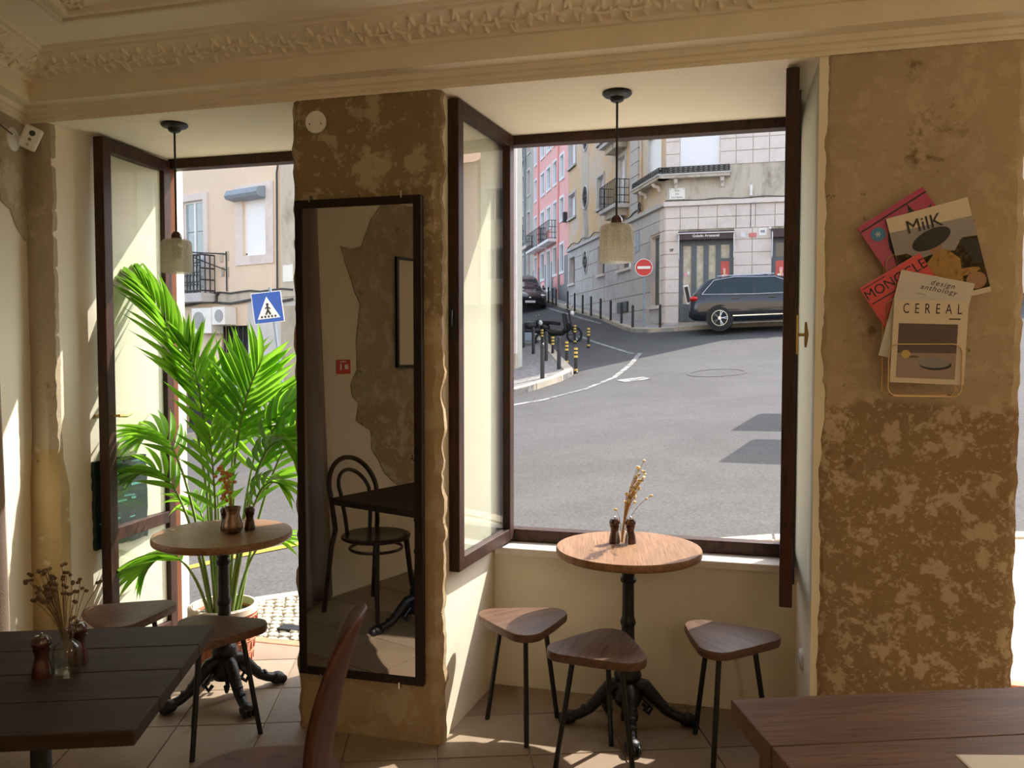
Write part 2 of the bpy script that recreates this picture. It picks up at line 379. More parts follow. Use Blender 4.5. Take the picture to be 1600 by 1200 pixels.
def sweep(prof, path, norms, m, name, parent, closed=True):
    """profile (offset into room, z) swept along a plan path with mitred corners"""
    n = len(prof); vs = []; fs = []
    for k, p in enumerate(path):
        for o, z in prof: vs.append((p[0] + norms[k][0] * o, p[1] + norms[k][1] * o, z))
    for k in range(len(path) - 1):
        for i in range(n if closed else n - 1): fs.append((k * n + i, k * n + (i + 1) % n, (k + 1) * n + (i + 1) % n, (k + 1) * n + i))
    fs += [tuple(range(n)), tuple((len(path) - 1) * n + i for i in range(n))]
    return MB().add(vs, fs).build(name, m, parent, True)
nf = V(0, -1, 0); bis = (nf + WLN); mit = bis / (1 + nf.dot(WLN))
def room_path(off_extra=0): return [(4.9, YF), (WL0.x, YF), tuple((WL0 + WLS * WEND).xy)], [nf, mit, WLN]
prof = [(-.02, ZL + .003), (.0, ZL + .003), (.008, ZL - .002), (.008, ZL + .012), (.016, ZL + .016), (.016, ZL + .032), (.028, ZL + .036), (.032, ZL + .056), (.08, 2.63), (.08, 2.706), (.092, 2.709), (.098, 2.722), (.112, 2.727),
        (.135, 2.736), (.17, 2.757), (.19, 2.775), (.20, 2.777), (.203, 2.786), (.222, 2.789), (.228, ZC), (-.02, ZC)]
t1 = struct('trim_1', 'plaster cornice with acanthus frieze over the windows')
sweep(prof, *room_path(), TRIM, 'cornice_moulding', t1)
# acanthus scroll pieces on the cove (shared mesh)
ac = MB()
ac.tube([(-.10 + .2 * k / 14, .012 * math.sin(k / 14 * 2 * math.pi), .004) for k in range(15)], .004, 6)
for k, (x, y, a, l) in enumerate([(-.08, .012, 60, .04), (-.055, .004, 100, .035), (-.05, .0, -60, .035), (-.02, -.008, -110, .034), (-.015, -.002, 70, .036), (.015, -.008, 40, .042), (.03, -.012, -70, .03), (.055, -.004, 95, .034), (.075, .006, -80, .036), (.09, .012, 30, .03)]):
    ac.ell((0, 0, 0), l * .55, .009, .006, 8, 4, Matrix.Translation((x, y, .003)) @ Matrix.Rotation(R(a), 4, 'Z') @ Matrix.Translation((l * .5, 0, 0)))
ac.ell((.0, .0, .004), .013, .013, .009, 8, 4)
acm = ac.mesh('acanthus_scroll', True); acm.materials.append(TRIM)
cov = math.atan2(.048, .078)
for k in range(26):
    o = inst('acanthus_scroll', acm, t1, (-2.75 + k * .205, YF - .145, 2.7475), (R(180) - cov, 0, 0)); o.scale = (1.02, 1.3 if k % 2 else -1.3, 1.7)
for k in range(5):
    p = WL0 + WLS * (.25 + k * .205) + WLN * .145
    o = inst('acanthus_scroll', acm, t1, (p.x, p.y, 2.7475), (R(180) - cov, 0, math.atan2(WLS.y, WLS.x) + math.pi)); o.scale = (1.02, 1.3 if k % 2 else -1.3, 1.7)
t2 = struct('trim_2', 'raised plaster panel border on the ceiling')
pin = [(.42, ZC), (.425, ZC - .014), (.445, ZC - .018), (.45, ZC - .008), (.475, ZC - .008), (.48, ZC - .02), (.497, ZC - .02), (.503, ZC)]
sweep(pin, *room_path(), TRIM, 'panel_moulding', t2)
inst('acanthus_scroll', acm, t2, (-2.32, 2.46, ZC), (R(180), 0, R(30)), (.9, 1.3, 1.2))
inst('acanthus_scroll', acm, t2, (-2.36, 2.38, ZC), (R(180), 0, R(-60)), (.7, 1.2, 1.2))

# ---------------------------------------------------------------- window and door joinery
def sash(name, parent, hinge, free, z0, z1, rails, sw=.055, th=.045, glass_m=PANE):
    """glazed leaf between two plan points, stiles, rails and panes; local x runs hinge to free edge"""
    h, f = Vector((*hinge, 0)), Vector((*free, 0)); ux = (f - h); L = ux.length; ux.normalize()
    M = frame_m(h, ux, V(-ux.y, ux.x, 0), (0, 0, 1))
    leaf = bpy.data.objects.new(name, None); COL.objects.link(leaf); leaf.parent = parent; leaf.matrix_basis = M
    MB().box(0, sw, -th / 2, th / 2, z0, z1).build('stile', MAHOG, leaf, bevel=.004)
    MB().box(L - sw, L, -th / 2, th / 2, z0, z1).build('stile', MAHOG, leaf, bevel=.004)
    for a, b in rails: MB().box(sw - .001, L - sw + .001, -th / 2 + .002, th / 2 - .002, a, b).build('rail', MAHOG, leaf, bevel=.003)
    for (a, b), (c, d) in zip(rails[:-1], rails[1:]): MB().box(sw - .01, L - sw + .01, -.003, .003, b - .01, c + .01).build('pane', glass_m, leaf)
    return leaf, L
w1 = struct('window_1', 'dark mahogany window with both glazed sashes folded inward')
MB().box(-1.055, .275, 3.775, 3.845, 2.522, ZL + .002).build('frame_head', MAHOG, w1, bevel=.004)
MB().box(-1.055, .275, 3.775, 3.845, .655, .712).build('frame_foot', MAHOG, w1, bevel=.004)
MB().box(-1.055, -1.015, 3.78, 3.845, .66, 2.53).build('frame_jamb', JAMBLIT, w1, bevel=.004)
MB().box(.225, .275, 3.78, 3.845, .66, 2.53).build('frame_jamb', MAHOG, w1, bevel=.004)
lf, L = sash('sash', w1, (-1.015, 3.772), (-1.074, 3.13), .668, 2.558, [(.668, .722), (2.505, 2.558)])
MB().box(L - .002, L + .004, -.012, .012, 1.60, 1.80).build('lock_plate', BLACKP, lf, bevel=.002)
MB().tube([(L, 0, 1.72), (L + .02, 0, 1.72), (L + .022, 0, 1.66)], .005).build('catch', BLACKP, lf, True)
lf, L = sash('sash', w1, (.242, 3.772), (.196, 3.085), .64, 2.555, [(.64, .70), (2.50, 2.555)])
h = MB(); h.tube([(L - .03, .02, 1.62), (L - .03, .055, 1.62)], .006); h.tube([(L - .03, .055, 1.575), (L - .03, .058, 1.62), (L - .03, .055, 1.665)], [.004, .008, .004])
h.build('brass_handle', BRASS, lf, True)
MB().tube([(L - .03, .024, .72), (L - .03, .024, 2.48)], .006, 6).build('bolt_rod', BLACKP, lf, True)
MB().box(L - .05, L - .01, .022, .03, 1.55, 1.69).build('lock_plate', BRASS, lf, bevel=.002)
d1 = struct('door_1', 'dark mahogany glazed street door standing open inward')
MB().box(-2.88, -1.72, 3.775, 3.845, 2.515, ZL + .002).build('frame_head', MAHOG, d1, bevel=.004)
MB().box(-2.935, -2.872, 3.775, 3.85, 0, ZL).build('frame_jamb', JAMBLIT, d1, bevel=.004)
MB().box(-1.765, -1.72, 3.775, 3.85, 0, 2.53).build('frame_jamb', MAHOG, d1, bevel=.004)
MB().box(-2.88, -1.72, 3.86, 3.93, -.02, .004).build('threshold', TERRA, d1, bevel=.004)
lf, L = sash('door_leaf', d1, (-2.885, 3.77), (-2.842, 3.235), .015, 2.552, [(.015, .13), (.655, .715), (2.49, 2.552)], .06, .05)
h = MB(); h.tube([(L - .03, -.06, 1.255), (L - .03, .06, 1.255)], .006)
h.tube([(L - .03, .06, 1.255), (L - .08, .065, 1.25), (L - .13, .06, 1.258)], [.008, .007, .004]); h.tube([(L - .03, -.06, 1.255), (L - .06, -.063, 1.25)], [.008, .005])
h.build('brass_lever', BRASS, lf, True)
MB().box(L - .05, L - .01, -.030, -.024, 1.18, 1.33).build('lock_plate', BLACKP, lf, bevel=.002)
d2 = struct('door_2', 'dark mahogany door frame beyond the magazine wall')
MB().box(.91, 2.305, 3.775, 3.845, 2.515, ZL + .002).build('frame_head', MAHOG, d2, bevel=.004)
for x in (.912, 2.255): MB().box(x, x + .045, 3.775, 3.85, 0, 2.53).build('frame_jamb', MAHOG, d2, bevel=.004)
MB().box(.91, 2.305, 3.86, 3.93, -.02, .15).build('threshold', TERRA, d2, bevel=.004)
# ---------------------------------------------------------------- mirror on the pillar
mr = thing('wall_mirror', 'tall dark framed mirror hung on the bare plaster pillar', 'mirror', (-1.4225, 3.0, .247))
W, Hh, fw = .538, 1.913, .034
for n_, b in (('frame_side', (-W / 2, -W / 2 + fw, 0, Hh)), ('frame_side', (W / 2 - fw, W / 2, 0, Hh)), ('frame_rail', (-W / 2 + fw, W / 2 - fw, 0, fw)), ('frame_rail', (-W / 2 + fw, W / 2 - fw, Hh - fw, Hh))):
    MB().box(b[0], b[1], -.018, .012, b[2], b[3]).build(n_, DARKFR, mr, bevel=.003)
MB().box(-W / 2 + fw - .006, W / 2 - fw + .006, -.014, .004, fw - .006, Hh - fw + .006).build('mirror_glass', MIRROR, mr)
for x, z in ((-.17, -.004), (.17, -.004), (-.20, Hh + .002), (.19, Hh + .002)):
    MB().box(x - .003, x + .003, -.024, .004, z - .012, z + .014).build('clip', STEEL, mr)
o = thing('wall_cover_disc', 'round white blanking cover high on the plaster pillar', 'wall cover', (-1.608, 3.012, 2.47))
MB(Matrix.Rotation(R(90), 4, 'X')).lathe([(.0, -.006), (.043, -.006), (.045, 0), (.043, .006), (.0, .006)], 28, cap=False).build('disc', WHITEP, o, True)
for s in (-1, 1): MB().ell((s * .025, -.007, -.008), .003, .002, .003, 8, 4).build('screw', DARKP, o)
o = thing('wall_socket', 'small round white socket low on the window reveal', 'socket', (.275, 3.32, .374))
MB(Matrix.Rotation(R(-90), 4, 'Y')).lathe([(0, -.006), (.042, -.006), (.042, .004), (.034, .012), (0, .010)], 24, cap=False).build('plate', WHITEP, o, True)
MB(Matrix.Rotation(R(-90), 4, 'Y')).lathe([(0, .008), (.018, .011), (.02, .014), (.012, .014), (0, .0135)], 18, cap=False).build('insert', WHITEP, o, True)
# security camera by the corner
o = thing('security_camera', 'white box security camera on a round mount near the ceiling corner', 'camera', tuple(WL0 + WLS * .12 + V(0, 0, 2.47)))
Mc = Matrix.Rotation(math.atan2(WLS.y, WLS.x), 4, 'Z')
MB(Mc @ Matrix.Rotation(R(-90), 4, 'X')).lathe([(0, -.004), (.052, -.004), (.05, .012), (.03, .022), (0, .024)], 24, cap=False).build('mount', WHITEP, o, True)
face = V(.60, -.72, -.20).normalized(); cx = V(0, 0, 1).cross(face).normalized(); cy = face.cross(cx)
tl = R(-24); ax = cx * math.cos(tl) + cy * math.sin(tl); ay = face.cross(ax)
Mb = frame_m(V(.005, -.03, .0) + WLN * .10, ax, ay, face)
MB().tube([WLN * .02, WLN * .06 + V(0, 0, .01), V(.005, -.03, .0) + WLN * .085], .012).build('arm', WHITEP, o, True)
MB(Mb).box(-.036, .036, -.05, .05, -.014, .014).build('housing', WHITEP, o, bevel=.01, seg=3)
for y, r_, mm in ((.022, .012, DARKP), (-.006, .007, mat('amber sensor', (.25, .16, .06), .3)), (-.03, .007, mat('grey speaker', (.45, .43, .4), .5))):
    MB(Mb).lathe([(0, .012), (r_, .012), (r_, .0165), (0, .0165)], 16, Matrix.Translation((0, y, 0)), cap=False).build('lens' if y > 0 else 'sensor', mm, o)
MB().tube([WLN * .02 + V(-.02, 0, .03), WLS * .05 + WLN * .03 + V(0, 0, .01), WLS * .25 + WLN * .02 + V(0, 0, .05)], .003, 6).build('cable', DARKP, o, True)
# dark painting on the door reveal
rv = (V(-2.868, 3.88, 0) - V(-2.925, 3.05, 0)).normalized(); rn = V(rv.y, -rv.x, 0)
o = thing('canvas_painting', 'dark green abstract painting low on the reveal behind the door leaf', 'painting', tuple(V(-2.925, 3.05, .618) + rv * .345 + rn * .012))
Mp = frame_m((0, 0, 0), rv, rn, (0, 0, 1))
vs = []; 
def wavy(n=14):
    P = []
    for a, b in (((-.165, 0), (.165, 0)), ((.165, 0), (.165, .42)), ((.165, .42), (-.165, .42)), ((-.165, .42), (-.165, 0))):
        for t in range(n): u = t / n; P.append((a[0] + (b[0] - a[0]) * u + random.uniform(-.004, .004), a[1] + (b[1] - a[1]) * u + random.uniform(-.004, .004)))
    return P
MB(Mp @ Matrix.Rotation(R(90), 4, 'X')).prism(wavy(), -.010, .010).build('canvas', CANVAS, o)
TEAL = mat('teal brush paint', (.10, .32, .27), .3, var=.3, sc=30)
for k in range(16):
    x = random.uniform(-.13, .13); z = random.uniform(.03, .4); l = random.uniform(.03, .09)
    MB(Mp).box(x, min(.16, x + l), .0100, .0118, z, z + random.uniform(.005, .012), Matrix.Rotation(R(random.uniform(-6, 6)), 4, 'Y')).build('brush_stroke', TEAL, o)
# curtain along the side wall
cu = MB(); nu, nvv = 90, 14
vs = []; fs = []
for j in range(nvv + 1):
    z = .03 + (2.55 - .03) * j / nvv; k = 1 - j / nvv
    s0, s1 = .53 - .08 * k, 1.71 + .10 * k
    for i in range(nu + 1):
        u = i / nu; s = s0 + (s1 - s0) * u
        vs.append((s, .095 + .032 * math.sin(u * 55 + .5 * math.sin(k * 3)) + .008 * math.sin(u * 23 + k * 2), z))
w = nu + 1
fs = [(j * w + i, j * w + i + 1, (j + 1) * w + i + 1, (j + 1) * w + i) for j in range(nvv) for i in range(nu)]
o = thing('curtain', 'taupe linen curtain hanging along the oblique side wall', 'curtain', tuple(WL0))
Mcu = frame_m((0, 0, 0), WLS, WLN, (0, 0, 1))
cl = MB(Mcu).add(vs, fs).build('drape', CURTAIN, o, True); sd = cl.modifiers.new('cloth', 'SOLIDIFY'); sd.thickness = .004
MB(Mcu).tube([(.5, .09, 2.565), (2.0, .09, 2.565)], .010).build('rail', BLACKP, o, True)
for s in (.56, 1.92): MB(Mcu).box(s - .012, s + .012, 0, .1, 2.555, 2.585).build('bracket', BLACKP, o)
# framed poster and fire sign on the side wall
o = thing('framed_poster', 'black framed poster with a red disc on the side wall', 'poster', tuple(WL0 + WLS * 2.86 + V(0, 0, 1.44)))
MB(Mcu).box(-.385, .385, .006, .016, .012, .745).build('print', PAPER, o)
for b in ((-.40, -.38, 0, .757), (.38, .40, 0, .757), (-.38, .38, 0, .018), (-.38, .38, .739, .757)): MB(Mcu).box(b[0], b[1], .004, .028, b[2], b[3]).build('frame_bar', BLACKP, o)
MB(Mcu @ Matrix.Translation((-.06, .0165, .44)) @ Matrix.Rotation(R(90), 4, 'X')).lathe([(0, 0), (.16, 0), (.16, .0006), (0, .0006)], 40, cap=False).build('red_disc', RED, o)
for a in (20, 75, 130): MB(Mcu @ Matrix.Translation((-.06, .0175, .44)) @ Matrix.Rotation(R(a), 4, 'Y')).box(-.15, .15, -.0003, .0003, -.0015, .0015).build('line', PAPER, o)
o = thing('fire_sign', 'small red fire equipment sign on the cream side wall', 'sign', tuple(WL0 + WLS * 1.975 + V(0, 0, 1.41)))
MB(Mcu).box(-.06, .06, .001, .005, 0, .09).build('plate', RED, o)
for x, z, a, b in ((-.03, .025, .012, .04), (.01, .03, .03, .03), (-.03, .075, .05, .006)): MB(Mcu).box(x, x + a, .005, .0056, z, z + b if b < .05 else z + .05).build('pictogram', WHITE, o)

# unseen fill globes added behind the camera to brighten the room
FILLGLOW, nt_, bs_ = base_mat('warm fill light globe'); bs_.inputs['Base Color'].default_value = (.9, .85, .75, 1); bs_.inputs['Emission Color'].default_value = (1, .80, .56, 1); bs_.inputs['Emission Strength'].default_value = 27
for lab, x, y in (('added fill light globe over the middle of the room', .9, -.9), ('added fill light globe beside the far side windows', 2.9, .9), ('added fill light globe near the back wall', 2.6, -1.9)):
    t = thing('fill_globe', lab, 'lamp', (x, y, ZC), 0, 'unseen fill globes added to brighten the room')
    MB().lathe([(0, 0), (.05, 0), (.05, -.015), (.01, -.03), (0, -.03)], 20, cap=False).build('ceiling_rose', IRON, t, True)
    MB().tube([(0, 0, -.02), (0, 0, -.40)], .004, 6).build('cord', BLACKP, t)
    MB().ell((0, 0, -.52), .13, .13, .13, 24, 16).build('globe', FILLGLOW, t, True)
# ================================================================ furniture
def pedestal(root, zt, rot, scale=1.):
    """cast iron pedestal: turned column, ringed collars, four scrolled claw feet"""
    c = MB().lathe([(.0, .085), (.05, .09), (.064, .12), (.052, .16), (.045, .19), (.055, .20), (.058, .215), (.05, .235), (.034, .25), (.042, .26), (.045, .272), (.036, .285), (.030, .30), (.027, .42), (.031, .425), (.033, .437), (.029, .448), (.0255, .46), (.024, .60), (.031, .605), (.033, .615), (.025, .63), (.028, .64), (.024, .65), (.023, zt - .02), (.06, zt - .014), (.06, zt - .001), (0, zt - .001)], 20, cap=False)
    col = c.build('column', IRON, root, True)
    sp = MB(); sp.box(-.17, .17, -.02, .02, zt - .012, zt - .001); sp.box(-.02, .02, -.17, .17, zt - .0121, zt - .0011); sp.build('top_bracket', IRON, root)
    f = MB()
    f.tube([(.03, 0, .175), (.07, 0, .165), (.115, 0, .115), (.16, 0, .065), (.20, 0, .042), (.24, 0, .03)], [.028, .03, .026, .022, .021, .022], 10)
    f.ell((.245, 0, .028), .036, .034, .028, 12, 8)
    for s in (-1, 0, 1): f.ell((.27, s * .02, .02), .018, .011, .02, 8, 6)
    for k, (x, z) in enumerate([(.08, .175), (.105, .148), (.13, .12), (.155, .092), (.185, .07)]): f.ell((x, 0, z), .012, .022, .011, 8, 5)
    for s in (-1, 1): f.tube([(.06, s * .02, .13), (.10, s * .026, .085), (.085, s * .026, .06), (.065, s * .024, .08)], .009, 6)
    fm = f.mesh('claw_foot', True); fm.materials.append(IRON)
    for k in range(4): inst('claw_foot', fm, root, (0, 0, 0), (0, 0, rot + k * math.pi / 2))
def round_table(label, loc, rot, grain):
    t = thing('bistro_table', label, 'table', loc)
    zt = .715
    o = MB().lathe([(0, zt), (.285, zt), (.297, zt + .006), (.30, zt + .012), (.30, .742), (.296, .75), (0, .75)], 64, cap=False).build('table_top', OAK, t, True)
    o.rotation_euler = (0, 0, grain); pedestal(t, zt, rot); return t
round_table('round oak cafe table on black iron pedestal in the window bay', (-.405, 3.40, 0), R(-78), R(100))
round_table('round oak cafe table on black iron pedestal in the doorway', (-2.19, 3.205, 0), R(-35), R(10))
def plank_table(name, label, corner, ang, w, d, n, m, th=.036, pos=None, ped=True):
    """rectangular top of separate boards; corner is the far near-street corner, boards run along local x"""
    t = thing(name, label, 'table', (corner[0], corner[1], 0), ang)
    # local x to the right, local -y towards the room
    for k in range(n):
        y1 = -d * k / n; y0 = -d * (k + 1) / n
        MB().box(pos[0], pos[1], y0 + .0008, y1 - .0008, .75 - th, .75 - random.uniform(0, .0006)).build('plank', m, t, bevel=.003)
    return t
TA = R(21)
tA = plank_table('square_table', 'square dark walnut cafe table beside the oblique wall', (-1.482, 2.12), TA, .69, .69, 4, WALNUT, pos=(-.69, 0))
pa = bpy.data.objects.new('pedestal', None); COL.objects.link(pa); pa.parent = tA; pa.location = (-.345, -.345, 0)
pedestal(pa, .714, R(28))
WARM = wood('warm brown table top', (.10, .042, .014), (.19, .09, .034), .58)
tB = plank_table('long_table', 'brown plank table with magazines rack wall behind it', (.006, 1.972), R(20.5), 1.4, .70, 3, WARM, .05, pos=(0, 1.4))
tB['label'] = 'long brown plank table in front of the magazine wall'
for x, y in ((.08, -.08), (1.32, -.08), (.08, -.62), (1.32, -.62)):
    MB().box(x - .03, x + .03, y - .03, y + .03, 0, .70).build('leg', WARM, tB, bevel=.004)
# stools
def pick(r=.205, rc=.075, n=10):
    P = []
    for k in range(3):
        a = R(120 * k); c = (math.cos(a) * (r - rc), math.sin(a) * (r - rc))
        for i in range(n + 1):
            b = a - R(52) + R(104) * i / n; P.append((c[0] + rc * math.cos(b), c[1] + rc * math.sin(b)))
        m_ = a + R(60)
        P.append((math.cos(m_) * r * .70, math.sin(m_) * r * .70))
    return P
def make_stool():
    t = thing('stool', 'stool', 'stool')
    P = pick(); s = MB(); n = len(P)
    rings = [(.93, .425), (.985, .428), (1., .436), (1., .452), (.985, .459), (.95, .4605)]
    vs = [(x * k, y * k, z) for k, z in rings for x, y in P]
    fs = [(j * n + i, j * n + (i + 1) % n, (j + 1) * n + (i + 1) % n, (j + 1) * n + i) for j in range(len(rings) - 1) for i in range(n)]
    fs += [tuple(range(n))[::-1], tuple((len(rings) - 1) * n + i for i in range(n))]
    MB().add(vs, fs).build('seat', STOOLW, t, True)
    for k in range(3):
        a = R(120 * k); MB().tube([(math.cos(a) * .105, math.sin(a) * .105, .427), (math.cos(a) * .172, math.sin(a) * .172, .0)], .0105, 10).build('leg', BLACKP, t, True)
    MB().lathe([(0, .418), (.06, .418), (.06, .4255), (0, .4255)], 20, cap=False).build('mount_plate', BLACKP, t)
    return t
st0 = make_stool()
SG = 'three-legged stools at the round tables'
for k, (lab, x, y, a) in enumerate([
    ('three-legged brown wood stool beside the window reveal under the sunlit sash', -.818, 3.262, 48),
    ('three-legged brown wood stool standing in front of the window bay table', -.463, 3.03, 84),
    ('three-legged brown wood stool between window bay table and magazine wall', -.006, 3.27, 135),
    ('three-legged brown wood stool against the door reveal beside the palm', -2.46, 2.915, 60),
    ('three-legged brown wood stool between walnut table and doorway table', -1.985, 2.835, 35)]):
    s_ = st0 if k == 0 else copy_tree(st0)
    s_.location = (x, y, 0); s_.rotation_euler = (0, 0, R(a)); s_['label'] = lab; s_['group'] = SG
# plywood chair at the walnut table, seen along the edge of its back
ch = thing('plywood_chair', 'dark red-brown plywood chair with curved back at the walnut table', 'chair', (-1.16, 1.835, 0), R(201))
# local +x points to the table (front of the chair)
sv = []; n = 40
for k_, z in ((.90, .432), (.985, .436), (1., .444), (.985, .452), (.9, .455), (.6, .449), (.25, .446)):
    for i in range(n):
        a = 2 * math.pi * i / n; ca, sa = math.cos(a), math.sin(a)
        sv.append((k_ * .205 * (abs(ca) ** .8) * (1 if ca >= 0 else -1), k_ * .215 * (abs(sa) ** .8) * (1 if sa >= 0 else -1), z))
fs = [(j * n + i, j * n + (i + 1) % n, (j + 1) * n + (i + 1) % n, (j + 1) * n + i) for j in range(6) for i in range(n)] + [tuple(range(n))[::-1], tuple(6 * n + i for i in range(n))]
MB().add(sv, fs).build('seat', CHAIRW, ch, True)
bv = []; nu, nv2 = 14, 22
for j in range(nv2 + 1):
    t_ = j / nv2; z = .40 + .505 * t_
    xb = -.175 - .035 * math.sin(t_ * math.pi * .9) * -.3 - .10 * t_ ** 1.5
    wd = (.10 + .085 * math.sin(min(1, t_ / .55) * math.pi / 2)) if t_ < .55 else .185 * math.sqrt(max(.0, 1 - ((t_ - .55) / .455) ** 2.6))
    for i in range(nu + 1):
        u = i / nu * 2 - 1; bv.append((xb + .05 * u * u * (wd / .185), u * wd, z - .0))
w = nu + 1
ob = MB().add(bv, [(j * w + i, j * w + i + 1, (j + 1) * w + i + 1, (j + 1) * w + i) for j in range(nv2) for i in range(nu)]).build('backrest', CHAIRW, ch, True)
sd = ob.modifiers.new('ply', 'SOLIDIFY'); sd.thickness = .012; sd.offset = 0
for sx, sy in ((.13, .14), (.13, -.14), (-.12, .13), (-.12, -.13)): MB().tube([(sx, sy, .438), (sx * 1.35, sy * 1.25, 0)], [.012, .009], 8).build('leg', BLACKP, ch, True)
# bentwood hoop chair reflected in the mirror
bc = thing('bentwood_chair', 'black-brown bentwood hoop chair reflected in the mirror', 'chair', (-2.04, 1.46, 0), R(22))
MB().lathe([(0, .44), (.19, .44), (.205, .448), (.205, .462), (.192, .468), (.16, .462), (0, .458)], 36, cap=False).build('seat', BENTW, bc, True)
def hoop(w, z1, xb, r):
    P = []
    for k in range(25):
        a = math.pi * k / 24; P.append((-.16 - xb - (.07 * math.sin(a)), w * math.cos(a), z1 - w * 1.05 + w * 1.05 * math.sin(a)))
    return P
H1 = hoop(.185, .905, .03, .015)
MB().tube([(-.24, .20, .0), (-.19, .18, .40)] + [(-.165, .17, .5)] + H1[::1] + [(-.165, -.17, .5), (-.19, -.18, .40), (-.24, -.20, .0)], .015, 8).build('outer_hoop', BENTW, bc, True)
H2 = hoop(.115, .83, .02, .012)
MB().tube([(-.15, .09, .455), (-.155, .10, .55)] + H2 + [(-.155, -.10, .55), (-.15, -.09, .455)], .012, 8).build('inner_hoop', BENTW, bc, True)
for s in (-1, 1): MB().tube([(.13, s * .12, .45), (.15, s * .14, .2), (.175, s * .16, 0)], [.017, .015, .012], 8).build('leg', BENTW, bc, True)
MB().tube([(.155 * math.cos(2 * math.pi * k / 24) * 1., .155 * math.sin(2 * math.pi * k / 24), .385) for k in range(25)], .009, 6).build('ring_stretcher', BENTW, bc, True)
# menu sheets on the long table
o = thing('paper_menu', 'cream paper menu lying on the long brown table', 'menu', (.56, 1.76, .7502), R(14))
for k in range(3): MB().box(-.10 + k * .002, .11, -.12 + k * .003, .075 - k * .0005, .0003 + k * .0006, .0008 + k * .0006).build('sheet', PAPER, o)

# ================================================================ pendants
def pendant(label, loc, zs):
    t = thing('pendant_lamp', label, 'lamp', loc); zc = loc[2]
    MB().lathe([(0, 0), (.056, 0), (.058, -.008), (.05, -.016), (.03, -.022), (.024, -.034), (.012, -.04), (0, -.04)], 28, cap=False).build('ceiling_rose', IRON, t, True)
    MB().tube([(0, 0, -.035), (0, 0, zs - zc + .012)], .0045, 8).build('cord', BLACKP, t, True)
    MB().lathe([(0, .03), (.012, .03), (.022, .018), (.024, -.004), (.018, -.02), (0, -.02)], 20, Matrix.Translation((0, 0, zs - zc)), cap=False).build('lamp_holder', MILL, t, True)
    n = 36; pr = [(.022, 0), (.05, -.004), (.060, -.012), (.0635, -.025), (.065, -.08), (.0655, -.145), (.064, -.152), (.061, -.152), (.0605, -.14), (.059, -.03), (.052, -.012), (.022, -.006)]
    s = MB(); vs = []
    for r_, z in pr:
        for k in range(n): q = r_ + (.0022 * (1 if k % 2 else -1) if r_ > .055 and z > -.15 else 0); vs.append((q * math.cos(2 * math.pi * k / n), q * math.sin(2 * math.pi * k / n), z + zs - zc))
    s.add(vs, [(i * n + k, i * n + (k + 1) % n, (i + 1) * n + (k + 1) % n, (i + 1) * n + k) for i in range(len(pr) - 1) for k in range(n)])
    s.build('glass_shade', PRESSED, t, True)
    MB().ell((0, 0, zs - zc - .06), .022, .022, .032, 12, 8).build('bulb', WHITEP, t, True)
    return t
pendant('pendant lamp with pressed glass shade over the window bay table', (-.441, 3.245, ZL), 2.06)
pendant('pendant lamp with pressed glass shade over the doorway table', (-2.396, 3.192, ZL), 2.06)

# ================================================================ tableware
def mill(label, x, y, z, h=.115, group='wooden grinders on the tables'):
    t = thing('pepper_mill', label, 'pepper mill', (x, y, z), 0, group); k = h / .115
    MB().lathe([(0, 0), (.024 * k, 0), (.0245 * k, .01 * k), (.021 * k, .03 * k), (.0165 * k, .05 * k), (.0175 * k, .062 * k), (.022 * k, .074 * k), (0, .074 * k)], 24, cap=False).build('body', MILL, t, True)
    MB().lathe([(0, .0742 * k), (.019 * k, .0742 * k), (.0235 * k, .082 * k), (.023 * k, .094 * k), (.016 * k, .104 * k), (0, .107 * k)], 24, cap=False).build('head', MILL, t, True)
    MB().lathe([(0, .106 * k), (.004 * k, .107 * k), (.0045 * k, .112 * k), (0, .115 * k)], 12, cap=False).build('knob', STEEL, t, True)
def bottle(label, x, y, z, k=1., water=False):
    t = thing('glass_bottle', label, 'bottle', (x, y, z))
    MB().lathe([(0, .001), (.024 * k, .001), (.027 * k, .005 * k), (.0275 * k, .05 * k), (.024 * k, .062 * k), (.012 * k, .072 * k), (.0115 * k, .088 * k), (.015 * k, .091 * k), (.015 * k, .095 * k), (.0095 * k, .095 * k), (.0095 * k, .074 * k), (.022 * k, .06 * k), (.0255 * k, .048 * k), (.025 * k, .008 * k), (0, .006 * k)], 24, cap=False).build('glass', CLEAR, t, True)
    return t
def spray(name, label, base, stems, head_m, hr, stem_m=STALK, hn=1, flat=.8):
    t = thing(name, label, 'dried flowers', base)
    for k, (tip, ctrl) in enumerate(stems):
        MB().tube(bez((random.uniform(-.004, .004), random.uniform(-.004, .004), -.075), ctrl, tip, 6), .0009, 4).build('stalk', stem_m, t)
        h_ = MB()
        for q in range(hn):
            a = Vector(tip) + V(random.uniform(-1, 1), random.uniform(-1, 1), random.uniform(-1, .3)) * hr * (1.4 if hn > 1 else 0)
            h_.ell(a, hr * random.uniform(.8, 1.2), hr * random.uniform(.8, 1.2), hr * flat, 7, 5)
        h_.build('flower_head', head_m, t, True)
    return t
